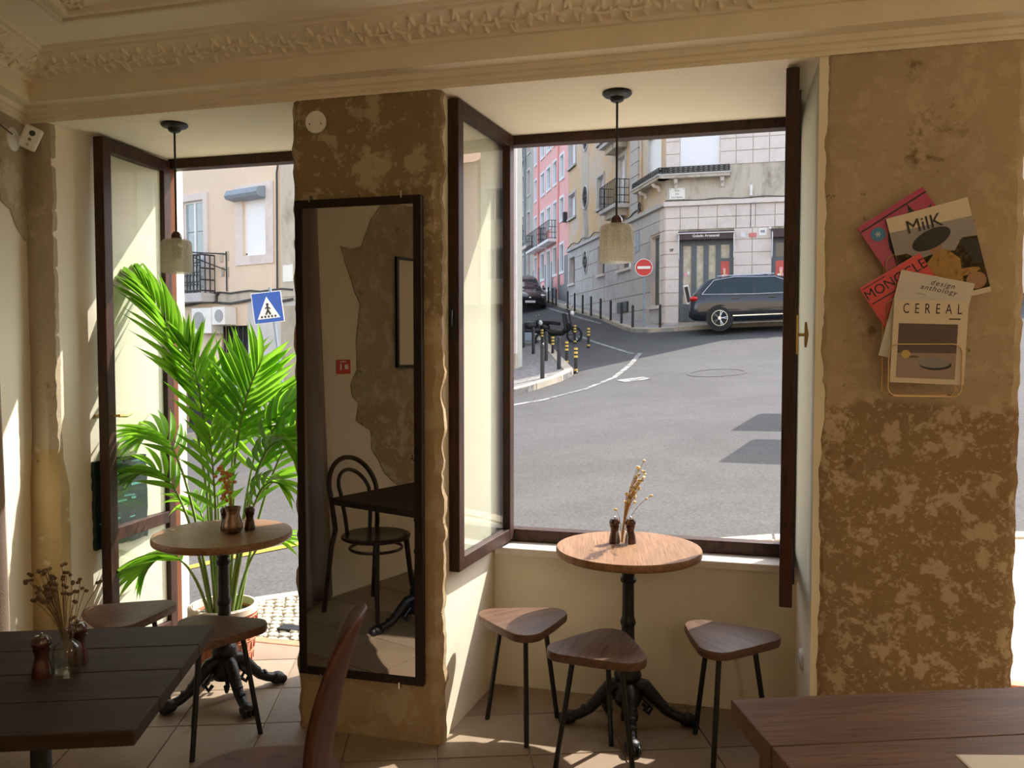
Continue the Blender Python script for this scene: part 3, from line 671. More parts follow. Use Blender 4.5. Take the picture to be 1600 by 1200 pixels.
# window bay table
mill('dark wood grinder on the window bay table nearer the door side', -.470, 3.455, .75)
mill('dark wood grinder on the window bay table nearer the magazine wall', -.405, 3.468, .75)
bottle('small clear glass bottle holding a pale dried sprig on the window table', -.434, 3.415, .75, .95)
S = []
for k in range(40):
    t_ = .40 + .60 * k / 39; bx, bz = .085 * t_ ** 1.3, .235 * t_
    S.append(((bx + random.uniform(-.022, .022), random.uniform(-.02, .02), bz + random.uniform(-.01, .012)), (.01, 0, bz * .55)))
S += [((.12, .0, .125), (.03, 0, .07)), ((.10, .01, .11), (.03, 0, .06)), ((-.028, 0, .06), (-.005, 0, .04)), ((.09, -.01, .27), (.03, 0, .15))]
spray('dried_sprig', 'pale cream dried flower sprig leaning out of the window table bottle', (-.434, 3.415, .84), S, DRY1, .0072)
# doorway table
t = thing('copper_jar', 'hammered copper jar of dried flowers on the doorway table', 'jar', (-2.142, 3.21, .75))
MB().lathe([(0, 0), (.03, 0), (.042, .02), (.043, .035), (.034, .065), (.029, .085), (.034, .11), (.036, .116), (.032, .116), (.027, .088), (.032, .06), (.038, .03), (0, .01)], 28, cap=False).build('body', COPPER, t, True)
t2_ = thing('pepper_mill', 'dark wood grinder beside the copper jar on its door side', 'pepper mill', (-2.205, 3.25, .75), 0, 'wooden grinders on the tables')
mill('dark wood grinder standing behind the copper jar on the doorway table', -2.105, 3.285, .75)
bpy.data.objects.remove(t2_)
mill('dark wood grinder beside the copper jar on its door side', -2.205, 3.25, .75)
S = []
for k in range(16):
    S.append(((-.03 + random.uniform(-.03, .03), random.uniform(-.03, .03), .05 + random.uniform(0, .16)), (0, 0, .05)))
spray('dried_sprig', 'orange-brown dried flower stems standing in the copper jar', (-2.142, 3.21, .85), S, DRY3, .010, hn=2)
# walnut table
mill('near-black grinder on the walnut table in front of the flower bottle', -1.662, 1.665, .75, .112)
mill('near-black grinder on the walnut table behind the flower bottle', -1.64, 1.76, .75, .118)
bottle('clear glass bottle with brown dried flowers on the walnut table', -1.608, 1.69, .75, 1.25)
S = []
for k in range(44):
    a = random.uniform(0, 2 * math.pi); rr = random.uniform(.0, .05)
    S.append(((-.055 + rr * 1.1 * math.cos(a), .0 + rr * math.sin(a), .125 + random.uniform(-.055, .03)), (-.012, 0, .02)))
S += [((.045, 0, .125), (.03, 0, .03)), ((.05, .01, .10), (.025, 0, .03)), ((.03, 0, .10), (.01, 0, .02)), ((.09, .02, .118), (.04, 0, .05)), ((.02, 0, .115), (.01, 0, .03)), ((.0, 0, .11), (.0, 0, .03)), ((.01, .02, .06), (.0, 0, .02)), ((.022, .0, .03), (.01, 0, .01))]
spray('dried_sprig', 'bunch of brown dried flowers spreading over the walnut table', (-1.608, 1.69, .87), S, DRY2, .0055, mat('brown dry stalk', (.16, .10, .05), .9), 2)

# ================================================================ potted palm
PB = V(-2.415, 3.525, 0)
pl = thing('potted_palm', 'large green kentia palm in a patterned terracotta pot by the doorway', 'plant', tuple(PB))
MB().lathe([(0, .0), (.125, .0), (.135, .02), (.150, .16), (.156, .29), (.150, .29), (.14, .25), (0, .25)], 48, cap=False).build('pot', TERRA, pl, True)
MB().lathe([(.158, .272), (.165, .278), (.165, .306), (.158, .312), (.148, .312), (.146, .275)], 48, cap=False).build('pot_rim', POTRIM, pl, True)
tk = MB()
for row in range(4):
    z = .035 + row * .06; r_ = .137 + .0165 * (row * .06) / .14 + .002
    for k in range(26):
        a = 2 * math.pi * (k + .5 * (row % 2)) / 26; tk.box(r_ - .004, r_ + .004, -.004, .004, z, z + .036, Matrix.Rotation(a, 4, 'Z'))
    tk.tube([((r_ + .004) * math.cos(2 * math.pi * k / 40), (r_ + .004) * math.sin(2 * math.pi * k / 40), z + .048) for k in range(41)], .003, 5)
o = tk.build('relief_pattern', TERRA, pl); o['kind'] = 'stuff'
MB().lathe([(0, .262), (.06, .27), (.148, .262), (.148, .25), (0, .25)], 32, cap=False).build('soil', SOIL, pl, True)
pb = MB()
for k in range(70):
    a = random.uniform(0, 6.28); q = random.uniform(.03, .138); s_ = random.uniform(.006, .012); pb.ell((q * math.cos(a), q * math.sin(a), .268), s_, s_, s_ * .7, 6, 4)
o = pb.build('pebbles', PEBBLE, pl, True); o['kind'] = 'stuff'
# leaflet template: along +x, width y, droops -z, folded like a shallow V
lv = []; lf_ = []
ns = 9
for i in range(ns + 1):
    t_ = i / ns; wdt = .5 * (math.sin(math.pi * min(1, t_ * 1.05 + .04)) ** .75 if t_ < .96 else .0) * (1 - .35 * t_) + .02 * (1 - t_)
    z = -.20 * t_ ** 2.0
    lv += [(t_, -wdt, z + .22 * wdt), (t_, 0, z), (t_, wdt, z + .22 * wdt)]
for i in range(ns):
    for j in (0, 1): lf_.append((i * 3 + j, i * 3 + j + 1, (i + 1) * 3 + j + 1, (i + 1) * 3 + j))
lme = bpy.data.meshes.new('leaflet'); lme.from_pydata(lv, [], lf_); lme.update(); lme.materials.append(LEAF)
for p in lme.polygons: p.use_smooth = True
def frond(tip, ctrl, base, nl, t0, length, wid, side, spread=52, droop=.0):
    """tip, ctrl, base in plant space; side = direction in which the leaflet plane opens"""
    pts = bez(base, ctrl, tip, 14)
    f = MB().tube(pts, [.0075 * (1 - .75 * i / 14) + .001 for i in range(15)], 6).build('frond', STEM, pl, True)
    side = Vector(side)
    for k in range(nl):
        t_ = t0 + (1 - t0) * (k // 2 * 2 + .5) / nl; sg = 1 if k % 2 else -1
        b0, b1, b2 = Vector(base), Vector(ctrl), Vector(tip)
        p = b0 * (1 - t_) ** 2 + b1 * 2 * t_ * (1 - t_) + b2 * t_ * t_
        tg = ((b1 - b0) * (1 - t_) + (b2 - b1) * t_).normalized()
        sd_ = (side - tg * side.dot(tg)).normalized() * sg
        q = (t_ - t0) / (1 - t0)
        an = R(spread * (1 - .62 * q) + random.uniform(-5, 5))
        x = (tg * math.cos(an) + sd_ * math.sin(an) + V(0, 0, -droop + random.uniform(-.06, .06))).normalized()
        up = sd_.cross(tg).normalized() * sg
        if up.z < 0: up = -up
        z = (up - x * up.dot(x)); z = z.normalized() if z.length > .05 else x.orthogonal().normalized()
        y = z.cross(x)
        Lh = length * (.62 + .5 * math.sin(math.pi * (q * .8 + .15))) * random.uniform(.9, 1.08)
        o = bpy.data.objects.new('leaflet', lme); COL.objects.link(o); o.parent = f
        o.matrix_basis = frame_m(p, x * Lh, y * wid, z * Lh)
CX = V(.966, .257, 0)      # across the view
def pp(x, z, dy=0.): return V(x + 2.415, dy, z)          # facade x, height, depth offset -> plant space
fr = [  # tip, control, base, leaflets, t0, leaf length, leaf width, side
    (pp(-2.84, 1.90, -.04), pp(-2.50, 1.52, 0), (-.03, 0, .26), 28, .52, .32, .032, (.25, .9, .3), 34),
    (pp(-2.20, 1.50, .02), pp(-2.40, 1.22, .03), (.02, .02, .26), 24, .55, .29, .036, CX, 56),
    (pp(-2.34, 1.50, .10), pp(-2.42, 1.15, .08), (0, .03, .26), 20, .58, .27, .036, CX, 58),
    (pp(-2.58, 1.60, -.02), pp(-2.47, 1.30, 0), (-.03, -.02, .26), 20, .56, .24, .034, (.8, .5, .1), 46),
    (pp(-1.93, 1.36, .12), pp(-2.24, 1.40, .06), (.05, 0, .26), 22, .50, .30, .034, (.3, .9, .4), 50),
    (pp(-1.98, 1.10, -.08), pp(-2.20, 1.30, -.03), (.05, -.03, .26), 20, .48, .26, .034, (.2, .9, .2), 50),
    (pp(-2.82, 1.12, -.05), pp(-2.62, 1.32, -.02), (-.04, -.03, .26), 18, .52, .24, .036, (.2, .9, .2), 46),
    (pp(-2.80, .95, -.12), pp(-2.60, 1.12, -.06), (-.03, -.05, .26), 16, .52, .22, .034, (.3, .9, .1), 46),
    (pp(-2.78, .47, -.12), pp(-2.58, .72, -.08), (-.05, -.04, .26), 16, .45, .25, .034, (.5, .8, .1), 42),
    (pp(-2.05, .92, -.06), pp(-2.22, 1.05, -.03), (.06, -.02, .26), 16, .48, .22, .030, (.3, .9, .2), 44),
    (pp(-2.18, 1.38, .16), pp(-2.34, 1.1, .10), (.02, .06, .26), 20, .5, .26, .036, CX, 58),
    (pp(-2.48, 1.46, .12), pp(-2.45, 1.1, .08), (-.02, .06, .26), 20, .52, .24, .036, CX, 56),
    (pp(-2.02, 1.22, .20), pp(-2.22, 1.15, .12), (.05, .06, .26), 18, .5, .25, .034, (.5, .8, .3), 50),
    (pp(-2.66, .78, .10), pp(-2.55, .85, .05), (-.05, .04, .26), 10, .5, .2, .032, (.4, .9, .2), 46),
    (pp(-2.15, .62, .08), pp(-2.28, .68, .04), (.05, .03, .26), 12, .5, .18, .030, (.4, .9, .2), 44),
    (pp(-2.38, 1.18, -.14), pp(-2.40, .85, -.05), (0, -.05, .26), 16, .5, .22, .034, CX, 55),
]
for a in fr: frond(*a)
for k in range(9):
    x, y = random.uniform(-.07, .07), random.uniform(-.06, .06)
    MB().tube([(x * .6, y * .6, .26), (x, y, .55), (x * 1.3, y * 1.3, .80 + random.uniform(-.1, .15))], [.009, .007, .004], 6).build('cane', STEM, pl, True)

# ================================================================ magazine rack on the pier
rk = thing('magazine_rack', 'thin brass wire magazine rack fixed to the bare plaster pier', 'magazine rack', (.60, 3.012, 1.405))
def rr_(x0, x1, z0, z1, y, c, top=True, n=5):
    P = []
    for cx_, cz_, a0 in ((x0 + c, z0 + c, 180), (x1 - c, z0 + c, 270), (x1 - c, z1 - c, 0), (x0 + c, z1 - c, 90)):
        for i in range(n + 1): a = R(a0 + 90 * i / n); P.append((cx_ + c * math.cos(a), y, cz_ + c * math.sin(a)))
    return P + [P[0]]
for x0, x1, z0, z1, y, c, nm in ((-.112, .112, .012, .475, -.010, .02, 'back_loop'), (-.108, .108, .012, .18, -.105, .028, 'front_loop'), (-.110, .110, .16, .33, -.068, .028, 'middle_loop'), (-.110, .110, .3, .475, -.040, .028, 'upper_loop')):
    MB().tube(rr_(x0, x1, z0, z1, y, c), .0019, 6).build(nm, WIRE, rk, True)
for x in (-.09, .09):
    MB().tube([(x, -.010, .012), (x, -.105, .012)], .0019, 6).build('base_wire', WIRE, rk, True)
for x in (-.112, .112):
    MB().tube([(x, -.010, .17), (x, -.068, .17)], .0019, 6).build('side_wire', WIRE, rk, True)
    MB().tube([(x, -.010, .31), (x, -.040, .31)], .0019, 6).build('side_wire', WIRE, rk, True)
def magazine(name, label, ctr, y, ang, w, h, cover, th=.006, lean=0.):
    t = thing(name, label, 'magazine', (ctr[0], y, ctr[1]))
    t.rotation_euler = (0, R(-ang), 0)
    MB().box(-w / 2, w / 2, 0, th, -h / 2, h / 2).build('cover', cover, t)
    MB().box(-w / 2 + .002, w / 2 - .0005, .0008, th - .0008, -h / 2 - .0004, h / 2 + .0004).build('pages', PAPER, t)
    return t
def flat(t, poly, m, nm, d=.0004):
    n = len(poly); return MB().add([(x, -d, z) for x, z in poly] + [(x, .0005, z) for x, z in poly], [tuple(range(n))] + [(i, (i + 1) % n, n + (i + 1) % n, n + i) for i in range(n)]).build(nm, m, t)
def ovalp(cx_, cz_, rx, rz, n=24, a=0): return [(cx_ + rx * math.cos(2 * math.pi * k / n) * math.cos(a) - rz * math.sin(2 * math.pi * k / n) * math.sin(a), cz_ + rx * math.cos(2 * math.pi * k / n) * math.sin(a) + rz * math.sin(2 * math.pi * k / n) * math.cos(a)) for k in range(n)]
def mtext(t, s, x, z, size, m, d=.0006, **k): return text(s, size, frame_m((x, -d, z), (1, 0, 0), (0, 0, 1), (0, -1, 0)), m, t, **k)
MAGENTA = mat('deep pink cover', (.42, .02, .09), .35, var=.05); SCAR = mat('scarlet cover', (.62, .03, .025), .35, var=.05); OFFW = mat('ivory cover', (.66, .57, .44), .45, var=.03); PALEG = mat('pale grey cover', (.60, .57, .52), .45, var=.05)
SKYG = mat('grey sky print', (.30, .28, .28), .5, var=.08); BUSH = stained('dark foliage print', (.05, .04, .025), (.18, .12, .05), 60, .5, fine=.4); SKIN = mat('warm skin print', (.36, .19, .10), .5); OCHRE = stained('ochre cloth print', (.45, .28, .10), (.22, .12, .07), 50, .5); BLUE = mat('blue sticker', (.02, .20, .42), .4)
DUSK = mat('dusky wall print', (.10, .07, .055), .5, var=.15, sc=12); TABLEP = mat('pale table print', (.30, .22, .18), .5, var=.05); PLATE = mat('grey plate print', (.22, .21, .21), .4); LEMON = mat('yellow fruit print', (.50, .36, .10), .5)
m_ = magazine('magazine', 'deep pink magazine with round blue sticker, rearmost in the wall rack', (.58, 1.911), 2.982, 33, .235, .30, MAGENTA)
flat(m_, ovalp(.01, -.0, .085, .11, 20), INK, 'dark_hair_print'); flat(m_, [(.02, .05), (.05, .13), (.06, .06), (.11, .09), (.08, .03), (.11, .0), (.0, -.02)], INK, 'dark_leaf_print', .0008); flat(m_, ovalp(.0, -.06, .035, .05, 16), WHITE, 'pale_face_print', .0012)
flat(m_, [(-.117, .128), (.117, .128), (.117, .133), (-.117, .133)], INK, 'title_bar', .0008); flat(m_, ovalp(-.075, .095, .023, .023, 24), BLUE, 'sticker', .0014); mtext(m_, '*', -.075, .087, .04, WHITE, .0019)
m_ = magazine('magazine', 'white bordered magazine showing a figure in a wide dark hat', (.645, 1.876), 2.968, 14, .248, .312, OFFW)
flat(m_, [(-.124, -.14), (.124, -.14), (.124, .095), (-.124, .108)], SKYG, 'photo_sky'); flat(m_, [(-.124, -.14), (.124, -.14), (.124, .03), (.08, .035), (.05, .0), (.01, .01), (-.06, -.0), (-.09, .03), (-.124, .03)], BUSH, 'photo_foliage', .0008)
flat(m_, [(-.06, -.14), (.05, -.14), (.06, -.03), (.03, .01), (.0, .015), (-.04, -.02)], OCHRE, 'photo_shirt', .0011); flat(m_, ovalp(-.004, .027, .02, .028), SKIN, 'photo_face', .0014); flat(m_, ovalp(-.008, .055, .062, .030, 28, .25), INK, 'photo_hat', .0017)
flat(m_, ovalp(.09, -.11, .03, .028, 14), SKIN, 'photo_rock', .0014); flat(m_, ovalp(.06, -.075, .05, .012, 14), OCHRE, 'photo_rock', .0012); flat(m_, [(.07, .03), (.124, .02), (.124, -.05), (.1, -.06)], INK, 'photo_shadow', .0012)
mtext(m_, 'MilK', -.018, .108, .062, INK, .0022, sx=.95)
m_ = magazine('magazine', 'scarlet magazine with large dark serif title tilted in the rack', (.567, 1.712), 2.948, 32, .212, .268, SCAR)
mtext(m_, 'MONOCLE', .0, .098, .047, INK, .0006, sx=.92); flat(m_, [(-.1, .066), (.06, .066), (.06, .070), (-.1, .070)], INK, 'subtitle_line'); flat(m_, [(-.1, .124), (-.02, .124), (-.02, .127), (-.1, .127)], INK, 'subtitle_line')
flat(m_, [(-.05, .0), (.0, .035), (.01, -.03), (-.03, -.07), (-.06, -.05)], PALEG, 'photo_figure'); flat(m_, [(-.02, -.02), (.0, .01), (.01, -.05), (-.03, -.08)], INK, 'photo_shadow', .0008)
m_ = magazine('magazine', 'pale grey magazine with small italic title leaning behind the front one', (.606, 1.663), 2.932, -13, .222, .285, PALEG)
mtext(m_, 'design', .02, .121, .023, INK, .0006, space=1.25, shear=.25)
mtext(m_, 'anthology', .012, .102, .023, INK, .0006, space=1.2, shear=.25)
flat(m_, [(-.05, .078), (-.02, .078), (-.02, .080), (-.05, .080)], SKYG, 'subtitle_line')
m_ = magazine('magazine', 'ivory magazine with still life of plate and lemon, frontmost in rack', (.612, 1.592), 2.914, -2, .218, .268, OFFW)
mtext(m_, 'CEREAL', .004, .105, .046, INK, .0006, sx=.62, space=2.05)
flat(m_, [(-.092, -.118), (.082, -.118), (.082, .058), (-.092, .058)], DUSK, 'photo_wall'); flat(m_, [(-.092, -.118), (.082, -.118), (.082, -.034), (-.092, -.038)], TABLEP, 'photo_table', .0008)
flat(m_, ovalp(.022, -.072, .048, .018), INK, 'photo_plate_shadow', .0011); flat(m_, ovalp(.018, -.066, .048, .017), PLATE, 'photo_plate', .0014); flat(m_, ovalp(-.066, -.041, .014, .013, 16), LEMON, 'photo_lemon', .0011); flat(m_, ovalp(-.046, -.049, .02, .004, 12), DUSK, 'photo_lemon_shadow', .001); flat(m_, [(.055, .073), (.088, .073), (.088, .077), (.055, .077)], INK, 'subtitle_line')
# ================================================================ street
def G(X, Y):
    x = min(max(X, -16), 9) + 2; y = max(Y - 5.3, 0)
    return .06973923 * x + .04716709 * y - .00013485 * x * y + .00209097 * y * y - .00539595 * x * x
ASPH = stained('worn asphalt', (.092, .090, .092), (.106, .104, .106), .5, .42, rough=.95, fine=.2, grain=38)
SETT = mat('pale limestone setts', (.36, .32, .255), .8, var=.25, sc=7, bump=.3, bsc=40)
COBF = stained('far cobble paving', (.30, .28, .27), (.16, .15, .15), 9, .45, rough=.9, fine=.6)
KERB = mat('kerb limestone', (.44, .38, .30), .85, var=.15, sc=3, bump=.2, bsc=30)
LINEW = stained('worn white road paint', (.34, .34, .33), (.11, .11, .11), 5, .43)
LINEY = stained('worn yellow road paint', (.70, .42, .06), (.5, .33, .08), 3, .55)
JOINT = mat('sand joints', (.22, .185, .14), .95); PAVE = stained('pale limestone paving', (.62, .57, .48), (.54, .49, .41), 6, .5, fine=.4)
kerb_line = [(-12, 3.95), (-4.6, 4.05), (-3.5, 4.45), (-2.81, 4.92), (-1.5, 5.55), (.5, 6.15), (3, 6.4), (9, 6.5)]
def kerb_y(x):
    for (x0, y0), (x1, y1) in zip(kerb_line[:-1], kerb_line[1:]):
        if x0 <= x <= x1: return y0 + (y1 - y0) * (x - x0) / (x1 - x0)
rd = struct('road', 'worn grey asphalt street rising uphill away from the cafe')
xs = [-30 + 1.3 * i for i in range(56)]; ys = [3.9 + .5 * j for j in range(32)] + [20 + 1.0 * j for j in range(60)]
MB().add([(x, y, G(x, y) - (.07 if y < 7 and x < 6 and y < kerb_y(max(-11.9, min(8.9, x))) else 0)) for y in ys for x in xs], [(j * 56 + i, j * 56 + i + 1, (j + 1) * 56 + i + 1, (j + 1) * 56 + i) for j in range(len(ys) - 1) for i in range(55)]).build('asphalt', ASPH, rd, True)
def strip(pts, w, m, name, parent, off=.006):
    P = []; pts = [Vector((*p, 0)) for p in pts]
    for a, b in zip(pts[:-1], pts[1:]):
        n = max(1, int((b - a).length / .4)); P += [a.lerp(b, k / n) for k in range(n)]
    P.append(pts[-1]); vs = []
    for i, p in enumerate(P):
        t = (P[min(i + 1, len(P) - 1)] - P[max(i - 1, 0)]).normalized(); nn = V(-t.y, t.x, 0) * w / 2
        for q in (p + nn, p - nn): vs.append((q.x, q.y, G(q.x, q.y) + off))
    return MB().add(vs, [(2 * i, 2 * i + 1, 2 * i + 3, 2 * i + 2) for i in range(len(P) - 1)]).build(name, m, parent)
strip([(-4.6, 5.1), (-4.126, 5.579), (-3.848, 5.903), (-3.525, 6.177), (-3.0, 6.5)], .12, LINEY, 'yellow_line', rd)
strip([(-3.6, 15.3), (-2.888, 16.72), (-2.518, 18.318), (-2.428, 20.548), (-2.446, 22.9)], .13, LINEW, 'white_line', rd)
strip([(-2.6, 22.8), (-4.293, 26.645), (-5.255, 29.05)], .12, LINEW, 'white_line', rd)
strip([(-9.745, 42.52), (-7.405, 37.6), (-4.948, 32.264)], .14, LINEW, 'white_line', rd)
strip([(-4.2, 14.9), (-3.486, 15.497)], .2, LINEW, 'white_line', rd)
strip([(-2.3, 17.6), (-1.75, 17.9)], .5, LINEW, 'white_line', rd)
strip([(-.3 + .6 * math.cos(k * .262), 18.2 + .6 * math.sin(k * .262)) for k in range(25)], .07, mat('dark joint tar', (.05, .05, .05), .9), 'manhole_ring', rd)
# our pavement with setts by the door
pv = struct('pavement', 'pale limestone setts on the pavement outside the door')
def pav_z(x, y): return G(x, max(y, 5.3)) - .0 + .07 * max(0, min(1, (y - 3.9) / 1.0)) * max(0, min(1, (x + 2.2) / 1.5))
px_ = [-11.9 + .3 * i for i in range(69)]; vs = []
for x in px_:
    for k in range(9): y = 3.88 + (kerb_y(x) - 3.88) * k / 8; vs.append((x, y, pav_z(x, y) - .02))
MB().add(vs, [(i * 9 + k, (i + 1) * 9 + k, (i + 1) * 9 + k + 1, i * 9 + k + 1) for i in range(68) for k in range(8) if not -3.75 < px_[i] + .15 < -2.0]).build('paving', PAVE, pv)
MB().add(vs, [(i * 9 + k, (i + 1) * 9 + k, (i + 1) * 9 + k + 1, i * 9 + k + 1) for i in range(68) for k in range(8) if -3.75 < px_[i] + .15 < -2.0]).build('sand_bed', JOINT, pv)
sm = []
for k in range(5):
    P = [(.036 * math.cos(a) * random.uniform(.85, 1.08), .034 * math.sin(a) * random.uniform(.85, 1.08)) for a in [R(45 + 60 * q + random.uniform(-8, 8)) for q in range(6)]]
    q_ = [(x * .82, y * .82) for x, y in P]
    me = MB().add([(x, y, -.03) for x, y in P] + [(x, y, -.006) for x, y in P] + [(x, y, 0) for x, y in q_], [(i, (i + 1) % 6, 6 + (i + 1) % 6, 6 + i) for i in range(6)] + [(6 + i, 6 + (i + 1) % 6, 12 + (i + 1) % 6, 12 + i) for i in range(6)] + [tuple(range(12, 18))]).mesh('paving_sett'); me.materials.append(SETT); sm.append(me)
for j in range(21):
    for i in range(23):
        x = -3.70 + i * .071 + (.035 if j % 2 else 0); y = 3.965 + j * .069
        if y > kerb_y(x) - .06: continue
        inst('paving_sett', sm[(i * 7 + j * 3) % 5], pv, (x + random.uniform(-.006, .006), y + random.uniform(-.006, .006), pav_z(x, y) - .004 + random.uniform(-.002, .003)), (0, 0, random.choice((0, 1, 2)) * R(60) + random.uniform(-.3, .3)))
MB().box(-2.50, -2.36, 4.16, 4.24, -.08, pav_z(-2.43, 4.2) + .003).build('utility_cover', IRON, pv)
ks = []
x = -4.6
while x < 3:
    x1 = x + .7; y0, y1 = kerb_y(x), kerb_y(x1)
    c4 = [(x + .01, y0 - .06), (x1 - .01, y1 - .06), (x1 - .01, y1 + .08), (x + .01, y0 + .08)]
    MB().add([(a, b, G(a, max(b, 5.3)) - .15) for a, b in c4] + [(a, b, pav_z(a, b) - .004) for a, b in c4], [(0, 3, 2, 1), (4, 5, 6, 7), (0, 1, 5, 4), (1, 2, 6, 5), (2, 3, 7, 6), (3, 0, 4, 7)]).build('kerb_stone', KERB, pv)
    x = x1
def resample(P, n):
    P = [Vector((*p, 0)) for p in P]; L = [0]
    for a, b in zip(P[:-1], P[1:]): L.append(L[-1] + (b - a).length)
    out = []
    for k in range(n + 1):
        d = L[-1] * k / n; i = max(j for j in range(len(L)) if L[j] <= d + 1e-9); i = min(i, len(P) - 2)
        out.append(P[i].lerp(P[i + 1], (d - L[i]) / max(1e-9, L[i + 1] - L[i])))
    return out
def sidewalk(name, label, kerb, back, m, n=50, off=.12, stones=None):
    st_ = struct(name, label); a, b = resample(kerb, n), resample(back, n); vs = []; w = 7
    for p, q in zip(a, b):
        for k in range(w): r_ = p.lerp(q, k / (w - 1)); vs.append((r_.x, r_.y, G(r_.x, r_.y) + off))
    b0 = len(vs)
    for p in a: vs.append((p.x, p.y, G(p.x, p.y) - .1))
    fs = [(i * w + k, i * w + k + 1, (i + 1) * w + k + 1, (i + 1) * w + k) for i in range(n) for k in range(w - 1)] + [(i * w, (i + 1) * w, b0 + i + 1, b0 + i) for i in range(n)]
    MB().add(vs, fs).build('paving', m, st_)
    if stones:
        S_ = resample(kerb, stones)
        for p, q in zip(S_[:-1], S_[1:]):
            t = (q - p).normalized(); nn = V(-t.y, t.x, 0); mid = (p + q) / 2
            sgn = 1 if (resample(back, 1)[0] - p).dot(nn) > 0 else -1
            p = p + t * .012; q = q - t * .012
            c4 = [p - nn * sgn * .015, q - nn * sgn * .015, q + nn * sgn * .2, p + nn * sgn * .2]
            MB().add([(c.x, c.y, G(c.x, c.y) - .1) for c in c4] + [(c.x, c.y, G(c.x, c.y) + off + .012) for c in c4], [(0, 3, 2, 1), (4, 5, 6, 7), (0, 1, 5, 4), (1, 2, 6, 5), (2, 3, 7, 6), (3, 0, 4, 7)]).build('kerb_stone', KERB, st_)
    return st_
SD = V(-.421, .907, 0); SN = V(-.907, -.421, 0); CO = V(-2.244, 28.8, 0)      # uphill side wall: run, outward normal, street corner
kl = [(-20, 18.3), (-8.9, 14.75), (-6.4, 15.3), (-4.6, 16.1), (-4.2, 16.7), (-3.75, 18.2), (-3.6, 19.2), (-3.8, 19.9), (-5.67, 26.1), (-7.3, 30.8), (-9.2, 36), (-13, 44.5)]
bl = [(-20, 20.2), (-9.3, 16.3), (-7.5, 18.5), (-6.2, 20.6), (-5.6, 20.7), (-5.5, 20.8), (-5.48, 20.9), (-5.6, 21.2), (-7.7, 25.7), (-9.6, 30), (-11.7, 34.5), (-15, 42)]
sidewalk('sidewalk_corner', 'grey cobbled corner pavement with pale kerb stones', kl, bl, COBF, 60, .12, 40)
kr = [(8, 28.05), (1, 28.05), (-1.9, 27.95), (-3.05, 28.15), (-3.55, 29.1), (-5.35, 34.1), (-8.4, 40.8), (-12.6, 49.5), (-16, 57)]
br = [(8, 28.9), (3, 28.9), (0, 28.9), (-2.2, 28.9), tuple((CO + SD * 1).xy), tuple((CO + SD * 6.5).xy), tuple((CO + SD * 14).xy), tuple((CO + SD * 24).xy), tuple((CO + SD * 32).xy)]
sidewalk('sidewalk_uphill', 'narrow grey pavement along the shop and the uphill houses', kr, br, stained('grey concrete paving', (.36, .34, .33), (.26, .25, .24), 1.5, .5), 60, .12, 44)

